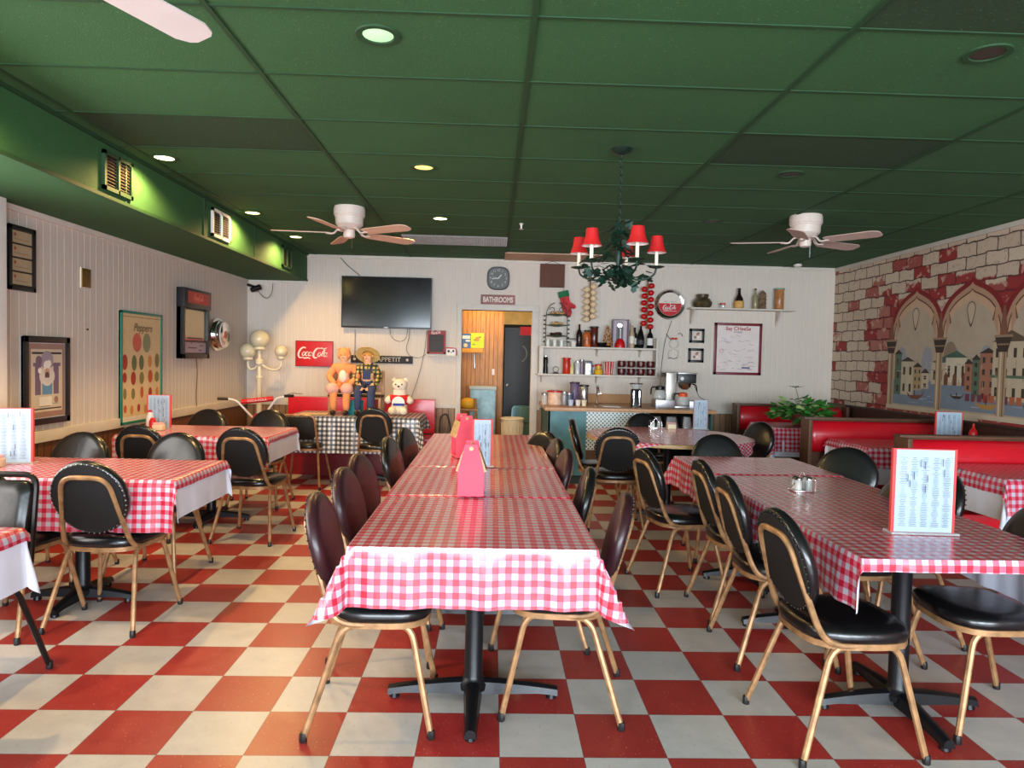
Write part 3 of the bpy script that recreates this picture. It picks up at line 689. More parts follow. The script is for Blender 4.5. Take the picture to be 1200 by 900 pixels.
def shaker(parent, x, y, col, h=.07, r=.019):
    g = finish('shaker', lathe(B(), [(r, 0), (r, h*.55), (r*.8, h*.75), (r*.85, h*.78)], 12, (x, y, .008)), GLASS, parent)
    finish('contents', lathe(B(), [(r*.85, .001), (r*.85, h*.5), (0, h*.52)], 10, (x, y, .009)), pm(col), g)
    finish('lid', lathe(B(), [(r*.95, h*.78), (r*.95, h*.9), (r*.5, h), (0, h*1.01)], 12, (x, y, .008)), CHROME, g); return g
def caddy(loc, label, cols=((230, 226, 214), (90, 80, 60), (232, 230, 226), (170, 150, 110)), rz=0):
    r = thing('shaker_caddy', label, 'shaker caddy', loc, rz)
    finish('tray', bx(-.055, .055, -.04, .04, 0, .006, bev=.001), CHROME, r)
    bm = B()
    for sx in (-.055, .055): tube(bm, fillet([(sx, -.04, .003), (sx, -.04, .075), (sx, .04, .075), (sx, .04, .003)], .02), .0025, 6)
    tube(bm, fillet([(-.055, 0, .02), (-.03, 0, .05), (0, 0, .11), (.03, 0, .05), (.055, 0, .02)], .02), .0025, 6); finish('wire_frame', bm, CHROME, r)
    for k, c in enumerate(cols): shaker(r, (-.027, .027)[k % 2], (-.02, .02)[k//2], c)
    return r
caddy((1.665, 3.62, TZ+.005), 'chrome caddy of glass shakers on the right-hand table')
caddy((1.665, 6.95, TZ+.005), 'small chrome caddy of shakers on the round table', ((230, 226, 214), (60, 50, 40)))
def sugar(loc, label, c=CREAM):
    r = thing('sugar_caddy', label, 'sugar caddy', loc, 0, 'sugar packet holders')
    bm = bx(-.042, .042, -.03, .03, 0, .045, bev=.003); finish('tub', bm, c, r)
    bm = B()
    for k in range(7): box(bm, (-.033+.011*k, 0, .05), (.004, .046, .03), ry=.1*(k-3)*.3)
    finish('packets', bm, pm((238, 196, 196)), r); return r
sugar((1.82, 6.92, TZ+.004), 'white sugar packet holder on the round table'); sugar((-2.78, 3.92, TZ+.008), 'cream sugar packet holder at the foot of the near left menu'); sugar((-2.80, 5.86, TZ+.008), 'white sugar packet holder at the foot of the far left menu')
def bottle(name, label, loc, prof, m, cap=None, cat='bottle', group=None, seg=16, lab=None):
    r = thing(name, label, cat, loc, 0, group); finish('body', lathe(B(), prof, seg), m, r)
    R, Z = prof[-1][0], prof[-1][1]
    if cap: finish('cap', lathe(B(), [(R*1.15+.002, Z-.012), (R*1.15+.002, Z+.006), (R*.6, Z+.010)], 12), cap, r)
    if lab: c, z0, z1 = lab; rr = max(p[0] for p in prof)+.0008; finish('paper_label', lathe(B(), [(rr, z0), (rr, z1)], seg), pm(c), r)
    return r
SQZ = [(.030, 0), (.034, .01), (.034, .11), (.024, .14), (.014, .15), (.006, .185)]
bottle('ketchup_bottle', 'red squeeze ketchup bottle on the middle booth table beside the menu', (4.20, 5.88, TZ+.008), SQZ, RED, RED)
shk = thing('salt_shaker', 'small glass shaker behind the near booth, right of the ketchup', 'shaker', (4.32, 5.85, TZ+.008)); shaker(shk, 0, 0, (230, 226, 220), .09, .022)
bottle('sauce_bottle', 'white sauce bottle with red cap on the far left table', (-2.93, 5.98, TZ+.008), [(.03, 0), (.034, .01), (.034, .09), (.02, .13), (.012, .15)], WHITE, RED)
bottle('ketchup_bottle', 'short red ketchup bottle beside the white sauce bottle on the far left table', (-2.87, 5.90, TZ+.008), [(.026, 0), (.028, .01), (.028, .07), (.014, .10)], RED)

# potted plant
def leafy(r, n, R, z0, h, size, seed, m2=None):
    rd = random.Random(seed)
    for m, cnt in ((LEAFG, n), (m2 or LEAFG, n//4)):
        bm = B()
        for k in range(cnt):
            a = rd.random()*2*PI; q = rd.random()**.6*R; zz = z0+h*rd.random()*(1-.6*q/R)
            c = Vector((q*cos(a), q*sin(a)*.8, zz)); s = size*(.6+.7*rd.random()); d = Vector((cos(a+rd.uniform(-1, 1)), sin(a+rd.uniform(-1, 1)), rd.uniform(-.5, .5))).normalized()
            sd = d.cross(Vector((rd.uniform(-.4, .4), rd.uniform(-.4, .4), 1))).normalized()*s*.42; up = d.cross(sd).normalized()*s*.1
            P = [c, c+d*s*.4+sd+up, c+d*s, c+d*s*.4-sd+up]; vs = [bm.verts.new(p) for p in P]; mid = bm.verts.new(c+d*s*.45-up)
            for i in range(4): bm.faces.new((vs[i], vs[(i+1) % 4], mid))
        finish('foliage', bm, m, r)
pl = thing('potted_plant', 'leafy green houseplant in a red patterned pot on the far booth table', 'plant', (3.42, 7.55, TZ+.008))
finish('pot', lathe(B(), [(.07, 0), (.085, .05), (.10, .13), (.105, .14), (.095, .14), (.09, .12), (0, .12)], 20), mat('red_pot', (120, 44, 40), .5, var=.5, vs=40), pl)
bm = B(); rd = random.Random(3)
for k in range(10):
    a = rd.random()*2*PI; q = .08+.2*rd.random(); h = .08+.12*rd.random(); tube(bm, fillet([(0, 0, .11), (q*.4*cos(a), q*.4*sin(a), .12+h*.7), (q*cos(a), q*sin(a), .13+h*.8)], .1), .003, 5)
finish('stems', bm, LEAFG, pl); leafy(pl, 210, .32, .09, .26, .105, 5, LEAFV)
bm = B(); tube(bm, fillet([(0, 0, .12), (-.02, 0, .3), (-.06, 0, .42)], .08), .004, 5); finish('tall_stem', bm, LEAFG, pl)
tp = B()
for k in range(6):
    a = k*PI/3; c = Vector((-.06, 0, .42)); d = Vector((cos(a), sin(a)*.6, .15)); s = Vector((-sin(a), cos(a), 0))*.025
    vs = [tp.verts.new(p) for p in (c, c+d*.05+s, c+d*.12, c+d*.05-s)]; tp.faces.new(vs)
finish('top_leaves', tp, LEAFG, pl)

# ------------------------------------------------------------------ ceiling things
def canlight(x, y, on, label, lampcol=(1, .74, .36), e=0, glowc=(255, 230, 170), es=6):
    r = thing('recessed_light', label, 'ceiling light', (x, y, H), 0, 'recessed ceiling lights')
    finish('trim_ring', lathe(B(), [(.062, -.001), (.066, -.006), (.088, -.006), (.092, 0), (.062, .004)], 28), GRIDM, r)
    if on:
        key = 'lamp_face_%d_%d_%d' % glowc; t = mat(key, glowc, .4, emit=es)
        finish('lamp', lathe(B(), [(0, -.004), (.045, -.004), (.062, -.001)], 24), t, r)
    else: finish('lamp', lathe(B(), [(0, -.0005), (.062, -.002)], 24), mat('unlit_can_inside', (58, 52, 46), .5), r)
    if e:
        l = bpy.data.lights.new('can_lamp', 'SPOT'); l.energy = e; l.color = lampcol; l.spot_size = math.radians(158); l.spot_blend = .5; l.shadow_soft_size = .05
        o = bpy.data.objects.new('can_lamp', l); COL.objects.link(o); o.location = (x, y, H-.02)
    return r
WARM = (1, .62, .24)
canlight(-.49, 2.83, 1, 'pale green glowing recessed light nearest the viewer', glowc=(176, 232, 176), es=.42)
canlight(-.50, 4.75, 1, 'yellow lit recessed light over the centre table', e=24, lampcol=WARM, glowc=(255, 216, 120), es=.9)
canlight(-.52, 6.47, 1, 'lit recessed light before the back wall, over the centre table end', e=24, lampcol=WARM)
canlight(-2.22, 4.71, 1, 'lit recessed light beside the soffit, nearer one', e=64, lampcol=WARM)
canlight(-2.24, 6.45, 1, 'lit recessed light beside the soffit, between the two vents', e=64, lampcol=WARM)
canlight(-2.2, 7.70, 1, 'brightest glowing recessed light beside the soffit near the back wall', e=58, lampcol=WARM, es=14)
canlight(-2.22, 2.95, 1, 'recessed light beside the soffit, above the left edge of the photo', e=64, lampcol=WARM)
canlight(1.985, 2.80, 0, 'unlit recessed light at the upper right corner of the photo')
canlight(1.975, 4.64, 0, 'unlit recessed light above the right-hand table')
a, b = atZ(835, 259, H); canlight(a, b, 0, 'small unlit recessed light nearest the right ceiling fan')
# vents in the soffit face and ceiling grille
def vent(y0, y1, label, fm, z0=2.42, z1=2.66):
    r = thing('air_vent', label, 'vent', (SOFX, (y0+y1)/2, (z0+z1)/2), 0, 'vents in the soffit'); w, h = (y1-y0)/2, (z1-z0)/2
    bm = B()
    for a0, a1, c0, c1 in ((-w, w, -h, -h+.025), (-w, w, h-.025, h), (-w, -w+.025, -h, h), (w-.025, w, -h, h), (-.009, .009, -h, h)): bx(0, .02, a0, a1, c0, c1, bm)
    finish('frame', bm, fm, r); bm = B()
    for k in range(9): box(bm, (.006, 0, -h+.03+(2*h-.06)*(k+.5)/9), (.012, 2*w-.05, .004), ry=.6)
    finish('louvres', bm, mat('brown_louvre', (70, 54, 40), .5), r); finish('backing', bx(.0005, .002, -w+.02, w-.02, -h+.02, h-.02), mat('vent_dark', (26, 20, 14), .8), r)
y0 = atX(119, 200, SOFX)[0]; y1 = atX(153, 200, SOFX)[0]; vent(y0, y1, 'dark green framed vent in the soffit, nearest', GRIDM)
y0 = atX(247, 260, SOFX)[0]; y1 = atX(268, 260, SOFX)[0]; vent(y0, y1, 'white framed vent in the soffit, between the downlights', WHITE)
y0 = atX(330, 290, SOFX)[0]; y1 = atX(341, 290, SOFX)[0]; vent(y0, y1, 'green vent in the soffit, nearest the back wall', GRIDM)
x0, yy = atZ(470, 274, H); x1 = .125; g = thing('ceiling_grille', 'long grey egg-crate air grille in the ceiling before the television wall', 'grille', ((x0+x1)/2, 7.62, H))
bm = B(); w = (x1-x0)/2
for k in range(46): bx(-w+2*w*k/46, -w+2*w*k/46+.004, -.28, .28, -.016, -.006, bm)
for k in range(24): bx(-w, w, -.28+.56*k/24, -.28+.56*k/24+.004, -.016, -.006, bm)
finish('louvres', bm, mat('grey_grille', (156, 152, 148), .5), g); finish('backing', bx(-w, w, -.28, .28, -.005, -.001), mat('grille_back', (84, 80, 76), .8), g)
x0, yy = atZ(591, 304, H); x1 = atZ(700, 304, H)[0]
struct('trim_8', bx(x0, x1, YB-.62, YB-.02, H-.014, H-.002), mat('tan_ceiling_board', (196, 164, 138), .8))
sp = thing('sprinkler_head', 'small white sprinkler head on a thin ceiling line left of the chandelier', 'sprinkler', (atZ(611, 262, H)[0], atZ(611, 262, H)[1], H))
finish('body', lathe(B(), [(.02, 0), (.022, -.008), (.01, -.012), (.008, -.05), (.024, -.054), (0, -.058)], 12), WHITE, sp)
sd = thing('smoke_detector', 'small white round fitting on the ceiling edge above the right shelf', 'detector', (atY(935, 308, 8.75)[0], 8.75, H))
finish('body', lathe(B(), [(.05, 0), (.05, -.02), (.035, -.035), (0, -.036)], 20), WHITE, sd)

def fan(x, y, a0, label, L=.62, pitch=12, zb=None, rot=0, blade=None):
    r = thing('ceiling_fan', label, 'ceiling fan', (x, y, H), rot, 'white flush ceiling fans'); FANW = mat('fan_white', (214, 198, 186), .4, var=.05)
    finish('motor_housing', lathe(B(), [(.13, 0), (.135, -.02), (.135, -.07), (.128, -.075), (.128, -.085), (.122, -.09), (.118, -.15), (.085, -.185), (.04, -.195)], 32), FANW, r)
    finish('switch_housing', lathe(B(), [(.036, -.19), (.048, -.20), (.050, -.245), (.044, -.262), (.02, -.27), (0, -.271)], 20), FANW, r)
    finish('pull_chain', tube(B(), [(.03, -.03, -.26), (.03, -.03, -.36)], .0018, 5), STEEL, r)
    z = -.225
    for k in range(5):
        a = math.radians(a0+72*k); R = Matrix.Rotation(a, 4, 'Z')
        bm = B(); tube(bm, [R @ Vector(p) for p in fillet([(.06, 0, -.185), (.10, 0, -.19), (.13, 0, z-.01), (.20, 0, z-.004)], .03)], .009, 6, flat=1.8)
        bi = finish('blade_iron', bm, FANW, r)
        o = [(.17, -.045), (.21, -.058), (L-.06, -.068), (L-.015, -.05), (L, -.03), (L, .03), (L-.015, .05), (L-.06, .068), (.21, .058), (.17, .045)]
        M = R @ Matrix.Translation((0, 0, z)) @ Matrix.Rotation(math.radians(pitch), 4, 'X'); bm = B()
        A = [bm.verts.new(M @ Vector((p, q, 0))) for p, q in o]; C = [bm.verts.new(M @ Vector((p, q, .006))) for p, q in o]; bm.faces.new(A[::-1]); bm.faces.new(C)
        for i in range(len(o)): j = (i+1) % len(o); bm.faces.new((A[i], A[j], C[j], C[i]))
        finish('blade', bm, blade or mat('fan_blade_pale', (214, 176, 152), .5, var=.05), r)
    return r
fan(-1.28, 6.10, 40, 'white five-blade ceiling fan left of the chandelier, over the centre table', L=.66, pitch=-12)
fan(2.67, 5.92, 22, 'white five-blade ceiling fan right of the chandelier, over the right-hand table', blade=mat('fan_blade_grey', (196, 168, 156), .5, var=.05), pitch=-13)
fan(-1.30, 1.78, 65, 'ceiling fan mostly outside the photo, one blade showing at the upper left', blade=mat('fan_blade_white', (218, 210, 206), .5, var=.04), pitch=-10, L=.70)

# chandelier
CX, CY = .752, 4.22
ch = thing('chandelier', 'green leafy vine chandelier with red shades and white candle tubes', 'chandelier', (CX, CY, H))
finish('canopy', lathe(B(), [(.0, -.035), (.02, -.034), (.055, -.02), (.07, 0), (0, .001)], 24), VINE, ch)
bm = B(); z = -.035; k = 0
while z > -.44:
    pts = [Vector((.008*cos(t), 0, .016*sin(t))) for t in [2*PI*i/10 for i in range(10)]]
    R = Matrix.Rotation(PI/2*(k % 2), 4, 'Z'); tube(bm, [R @ p + Vector((0, 0, z-.014)) for p in pts], .0028, 5, closed=True); z -= .024; k += 1
finish('chain', bm, VINE, ch)
finish('stem', lathe(B(), [(.006, -.43), (.010, -.47), (.007, -.55), (.018, -.60), (.024, -.66), (.012, -.70), (.010, -.78), (.018, -.80), (0, -.83)], 12), VINE, ch)
tips = [(.255, 222, -.56, .92), (.26, -76, -.555, 1.0), (.24, 5, -.56, .92), (.265, 148, -.56, .9), (.27, 69, -.56, .9)]
rd = random.Random(11)
def leaf(bm, c, d, s):
    d = Vector(d).normalized(); sd = d.cross(Vector((0, 0, 1)) if abs(d.z) < .8 else Vector((0, 1, 0))).normalized(); n = d.cross(sd)
    P = [(0, 0), (.18, .28), (.30, .16), (.45, .42), (.58, .20), (.78, .26), (1, 0)]
    L = [bm.verts.new(Vector(c)+d*s*a+sd*s*b+n*s*.12*b) for a, b in P]; Rr = [bm.verts.new(Vector(c)+d*s*a-sd*s*b+n*s*.12*b) for a, b in P[1:-1]]; M_ = [bm.verts.new(Vector(c)+d*s*a) for a, b in P[1:-1]]
    for i in range(len(P)-1):
        up = [L[i]] + [L[i+1]] + ([M_[i]] if i < 5 else []) + ([M_[i-1]] if i > 0 else []); 
        try: bm.faces.new(up)
        except ValueError: pass
        lo = [L[0] if i == 0 else Rr[i-1]] + [Rr[i] if i < 5 else L[6]] + ([M_[i]] if i < 5 else []) + ([M_[i-1]] if i > 0 else [])
        try: bm.faces.new(lo)
        except ValueError: pass
for R0, ang, zc, sc in tips:
    a = math.radians(ang); cA, sA = cos(a), sin(a); X, Y = R0*cA, R0*sA; zs = zc-.14
    arm = finish('arm', tube(B(), fillet([(0, 0, -.70), (X*.45, Y*.45, -.80), (X*.95, Y*.95, -.76), (X, Y, zs-.01)], .10, 8), .006, 6), VINE, ch)
    finish('drip_leaf', lathe(B(), [(0, 0), (.03, .003), (.052, .010), (.050, .013), (.02, .006)], 10, (X, Y, zs-.012)), LEAFD, arm)
    finish('candle_tube', lathe(B(), [(.011, zs), (.011, zs+.10)], 10, (X, Y, 0)), mat('candle_white', (232, 220, 196), .5), arm)
    s = sc; g = B(); seg = 20; pr_ = [(.066, zc-.055), (.052, zc-.03), (.043, zc), (.037, zc+.045)]; rings = []
    lathe(g, [(p*s, z) for p, z in pr_] + [(p*s-.0015, z) for p, z in pr_[::-1]], seg, (X, Y, 0))
    bmesh.ops.delete(g, geom=[f for f in g.faces if len(f.verts) > 4], context='FACES')
    sh = finish('lamp_shade', g, [REDSH], ch)
    g = B(); lathe(g, [(p*s-.003, z) for p, z in pr_], seg, (X, Y, 0)); bmesh.ops.delete(g, geom=[f for f in g.faces if len(f.verts) > 4], context='FACES'); finish('shade_lining', g, mat('shade_lining', (232, 212, 208), .8), sh)
bm = B()
for k in range(150):
    if k < 60: a = rd.random()*2*PI; q = .015+.05*rd.random(); c = (q*cos(a), q*sin(a), -.40-.32*rd.random()); d = (cos(a), sin(a), rd.uniform(-1.4, .3)); s = .05+.03*rd.random()
    else:
        R0, ang, zc, _ = tips[k % 5]; a = math.radians(ang+rd.uniform(-9, 9)); t = rd.random(); q = R0*t; c = (q*cos(a), q*sin(a), -.70-.10*sin(PI*min(1, t*1.2))+rd.uniform(-.02, .03)); d = (rd.uniform(-1, 1), rd.uniform(-1, 1), rd.uniform(-.8, .5)); s = .05+.04*rd.random()
    leaf(bm, c, d, s)
finish('vine_leaves', bm, LEAFD, ch)

# ------------------------------------------------------------------ back wall, left half
def onback(px, py, Y=YB): x, z = atY(px, py, Y); return x, z
tx0, tz1 = onback(400.5, 323, 8.9); tx1, tz0 = onback(505, 386, 8.9)
tv = thing('television', 'large black flat television on the back wall', 'television', ((tx0+tx1)/2, 8.93, (tz0+tz1)/2)); w, h = (tx1-tx0)/2, (tz1-tz0)/2
finish('housing', bx(-w, w, -.03, .02, -h, h, bev=.006), BLK, tv); finish('screen', bx(-w+.012, w-.012, -.032, -.029, -h+.022, h-.012), DARKSCR, tv)
finish('wall_mount', bx(-.2, .2, .02, .07, -.15, .15), STEEL, tv)
finish('badge', bx(-.025, .025, -.033, -.031, -h+.006, -h+.014), STEEL, tv)
def P3(px, py, Y): x, z = atY(px, py, Y); return (x, Y, z)
CAB = mat('dark_cable', (52, 48, 46), .5); CABW = mat('cream_cable', (176, 166, 150), .5)
wire('cable', [P3(399, 302, 8.97), P3(408, 312, 8.97), P3(422, 323, 8.96)], .004, CAB, 'dark cable drooping from the ceiling to the television')
wire('cable', [P3(416, 386, 8.98), P3(416, 402, 8.98), P3(415, 418, 8.98)], .006, CABW, 'cable dropping from the television to the black sign')
wire('cable', [P3(457, 385, 8.97), P3(458, 396, 8.97), P3(468, 401, 8.97), P3(476, 398, 8.97), P3(478, 385, 8.97)], .003, CAB, 'looped cable hanging under the television')
wire('cable', [P3(480, 385, 8.98), P3(480, 396, 8.98), P3(475, 408, 8.98), P3(480, 418, 8.98), P3(492, 420, 8.98), P3(499, 415, 8.98)], .003, CAB, 'thin cable curling from the television to the chalkboard shelf')
wire('cable', [P3(500, 388, 8.985), P3(498, 410, 8.985), P3(491, 440, 8.985), P3(482, 466, 8.985)], .003, CAB, 'long thin cable running down from the chalkboard to the bench')
wire('cable', [P3(787, 376, 8.985), P3(779, 400, 8.985), P3(775, 430, 8.985), P3(773, 462, 8.985)], .003, CAB, 'thin cable hanging below the round wall clock')
def panel(name, label, cat, px0, py0, px1, py1, m, d=.02, Y=YB, fr=None, frw=.02, group=None):
    x0, z1 = onback(px0, py0, Y-d); x1, z0 = onback(px1, py1, Y-d); w, h = (x1-x0)/2, (z1-z0)/2
    r = thing(name, label, cat, ((x0+x1)/2, Y-d/2-.002, (z0+z1)/2), 0, group)
    finish('board', bx(-w, w, -d/2, d/2, -h, h, bev=.002), m, r)
    if fr:
        bm = B(); 
        for a in ((-w, w, h-frw, h), (-w, w, -h, -h+frw), (-w, -w+frw, -h, h), (w-frw, w, -h, h)): bx(a[0], a[1], -d/2-.012, -d/2+.004, a[2], a[3], bm, .002)
        finish('frame', bm, fr, r)
    return r, w, h, -d/2-.0005
ROT = (PI/2, 0, 0)
r, w, h, y = panel('wall_sign', 'red metal sign with white script lettering, left of the television', 'sign', 346.5, 399, 390, 430, RED)
script_logo('lettering', pm((236, 220, 208)), r, (.0, y, .005), (0, 0, 0), .42, 1.2)
bm = B(); 
for a in ((-w, w, h-.006, h), (-w, w, -h, -h+.006), (-w, -w+.006, -h, h), (w-.006, w, -h, h)): bx(a[0], a[1], y-.004, y+.002, a[2], a[3], bm)
finish('rim', bm, pm((96, 12, 18)), r)
r, w, h, y = panel('wall_sign', 'long black BON APPETIT sign behind the dolls, below the television', 'sign', 411, 416, 483.5, 426.5, mat('black_sign', (32, 27, 26), .6))
text('lettering', 'BON APPETIT', .085, pm((196, 186, 176)), r, (-.01, y, -.002), ROT)
[art('ornament', [((190, 176, 160), circ(q, 0, .018, 10))], (0, y, 0), (1, 0, 0), (0, 0, 1), r) for q in (w-.07, -w+.05)]
r, w, h, y = panel('chalkboard', 'small red framed chalkboard beside the television', 'chalkboard', 501, 387, 522, 415, mat('slate', (66, 64, 66), .7), fr=mat('dark_red_frame', (138, 28, 30), .5), frw=.026)
finish('header', bx(-w, w, y-.016, y-.010, h-.055, h), mat('dark_red_frame', (138, 28, 30), .5), r); script_logo('lettering', pm((232, 206, 200)), r, (.0, y-.017, h-.028), (0, 0, 0), .13, 1.4)
x0, z0 = onback(500, 416, 8.9); x1, _ = onback(537, 416, 8.9)
finish('ledge_shelf', bx(x0, x1, 8.90, 9.0, z0-.012, z0, bev=.002), TRIM, label='small white ledge below the chalkboard', cat='shelf')
r = thing('wall_plaque', 'small white plaque with dark curls under a red arch, beside the doorway', 'plaque', (atY(529, 412, 8.95)[0], 8.95, z0))
finish('board', bx(-.065, .055, -.005, .005, 0, .09, bev=.004), WHITE, r); finish('red_arch', tube(B(), fillet([(-.07, 0, .10), (.05, 0, .095), (.068, 0, .06), (.066, 0, 0)], .03), .008, 6), RED, r)
art('curls', [((50, 50, 56), circ(-.035, .055, .017, 10)), ((50, 50, 56), circ(.025, .058, .015, 10)), ((150, 130, 130), rect(-.01, .03, .005, .05))], (0, -.0055, 0), (1, 0, 0), (0, 0, 1), r)
# clock
cxk, czk = onback(584, 326, 8.95); ck = thing('wall_clock', 'grey rounded-square wall clock above the doorway', 'clock', (cxk, 8.97, czk))
o = []
for k in range(32): a = 2*PI*k/32; p = 3; q = (abs(cos(a))**p+abs(sin(a))**p)**(-1/p); o.append((cos(a)*q, sin(a)*q))
MB_ = RX90
finish('case', stack(B(), [(x*.145, y*.15) for x, y in o], [(1, -.02), (1, .012), (.96, .022)], MB_), BLK, ck)
art('dial', [((104, 108, 106), [(x*.128, y*.132) for x, y in o])], (0, -.0225, 0), (1, 0, 0), (0, 0, 1), ck)
for n in range(1, 13):
    a = PI/2-n*PI/6; text('numeral', str(n), .042, pm((206, 206, 198)), ck, (.102*cos(a), -.0240, .102*sin(a)), ROT, .0005)
for nm, ang, ln, wd in (('hour_hand', 42, .06, .009), ('minute_hand', 262, .085, .007), ('second_hand', 279, .08, .003)):
    a = math.radians(90-ang); bm = B(); stroke(bm, [(-.015*cos(a), -.015*sin(a)), (ln*cos(a), ln*sin(a))], wd, (0, -.0255, 0), .001); finish(nm, bm, pm((236, 236, 230)), ck)
r, w, h, y = panel('wall_sign', 'small worn red-edged BATHROOMS sign between clock and doorway', 'sign', 563.5, 345, 603.5, 358, mat('worn_pink_board', (150, 104, 100), .7, var=.3), .012)
text('lettering', 'BATHROOMS', .095, pm((226, 214, 200)), r, (0, y, 0), ROT, .001, sx=.68, bold=.003)
r, w, h, y = panel('speaker', 'square brown speaker panel high on the wall above the shelves', 'speaker', 633.5, 309, 661.5, 337, m_wood('speaker_brown', (96, 56, 38), .7, k=.8), .05)
finish('mounting_wire', tube(B(), fillet([(-.1, 0, h), (0, 0, h+.04), (.1, 0, h)], .04), .003, 5), CAB, r)
# camera in the corner
bx_, bz_ = atY(300, 338, 8.85); r = thing('security_camera', 'small black camera in the back left corner under the soffit', 'camera', (bx_, 8.85, bz_))
finish('body', lathe(B(), [(0, -.07), (.03, -.065), (.036, -.02), (.036, .06), (.02, .07), (0, .07)], 14, M=Matrix.Rotation(math.radians(68), 4, 'Y')), BLK, r)
finish('bracket', tube(B(), [(-.03, 0, .02), (-.12, .05, .05)], .018, 8), BLK, r)
wire('cable', [P3(302, 340, 8.88), P3(308, 348, 8.9), P3(314, 350, 8.9), P3(319, 343, 8.9), P3(320, 332, 8.9)], .004, CAB, 'looped lead from the corner camera up to the soffit')
# globe street lamp
LX, LY = atY(304, 420, 8.6)[0], 8.6; lp = thing('globe_lamp', 'cream street-style lamp post with three glass globes in the back left corner', 'lamp', (LX, LY, 0))
CRM = mat('cream_lamp_paint', (214, 204, 178), .4, var=.05); GLB = mat('cream_glass_globe', (206, 198, 168), .15, var=.06, coat=.3)
finish('post', lathe(B(), [(.12, 0), (.12, .03), (.08, .06), (.05, .12), (.035, .2), (.032, 1.1), (.045, 1.13), (.024, 1.16), (.024, 1.27), (.05, 1.30), (.05, 1.34), (.022, 1.37), (.02, 1.47), (.05, 1.49)], 16), CRM, lp)
for gx, gz, gr in ((0, 1.605, .115), (-.14, 1.455, .095), (.265, 1.458, .078)):
    if gx:
        s = 1 if gx > 0 else -1; aa = finish('arm', tube(B(), fillet([(0, 0, 1.31), (gx*.5, 0, 1.22), (gx, 0, 1.24), (gx, 0, gz-gr-.015)], .08, 6), .014, 8), CRM, lp)
    g = finish('globe', ball(B(), (gx, 0, gz), gr, 20), GLB, lp); finish('collar', lathe(B(), [(.03, gz-gr-.03), (gr*.62, gz-gr-.01), (gr*.62, gz-gr+.016), (.03, gz-gr+.02)], 16, (gx, 0, 0)), CRM, g)
# bicycle behind the far left table
bk = thing('bicycle', 'red and white small bicycle with padded handlebar in the back left corner', 'bicycle', (-2.62, 7.75, 0), math.radians(8))
WHT = mat('white_bike_tube', (226, 220, 216), .3)
finish('handlebar', tube(B(), fillet([(-.30, -.05, .92), (-.22, 0, .90), (-.05, .04, .70), (.05, .04, .70), (.20, 0, .93), (.34, -.05, .96)], .05), .012, 8), WHT, bk)
pad = finish('crossbar_pad', tube(B(), [(-.17, .01, .885), (.17, .01, .925)], .028, 10), RED, bk); text('lettering', 'COCA-COLA', .035, WHITE, pad, (0, -.02, .906), (PI/2, -.11, 0), .001)
finish('stem_pad', ball(B(), (0, .04, .71), (.06, .05, .045), 12), RED, bk)
for s, z in ((-1, .92), (1, .96)): finish('grip', tube(B(), [(s*.30, -.05, z), (s*.40, -.09, z+.005)], .016, 8), RUBBER, bk)
finish('brake_lever', tube(B(), fillet([(.28, -.03, .95), (.36, .02, .99), (.48, 0, .985)], .03), .006, 6), STEEL, bk)
finish('fork', tube(B(), [(0, .04, .70), (0, .07, .55), (0, .12, .26)], .016, 8), WHT, bk)
bm = B(); tube(bm, [(0, .07, .60), (.0, .62, .30)], .016, 8); tube(bm, [(0, .08, .52), (0, .55, .28)], .012, 8); tube(bm, [(0, .50, .62), (0, .62, .28)], .014, 8); finish('frame_tubes', bm, RED, bk)
for wy in (.12, .95):
    wl = finish('wheel', tube(B(), [(0, wy+.23*cos(a), .25+.23*sin(a)) for a in [2*PI*k/28 for k in range(28)]], .018, 6, closed=True), RUBBER, bk)
    bm = B(); [tube(bm, [(0, wy, .25), (0, wy+.22*cos(a), .25+.22*sin(a))], .0015, 4) for a in [2*PI*k/16 for k in range(16)]]; finish('spokes', bm, CHROME, wl)
finish('saddle', ball(B(), (0, .50, .65), (.06, .13, .03), 12), BLK, bk)
wire('cable', [(XL+.025, 7.42, 1.36), (XL+.025, 7.45, 1.2), (XL+.025, 7.42, 1.0), (XL+.03, 7.42, .85)], .004, CAB, 'thin cord hanging below the dark mirror on the left wall')

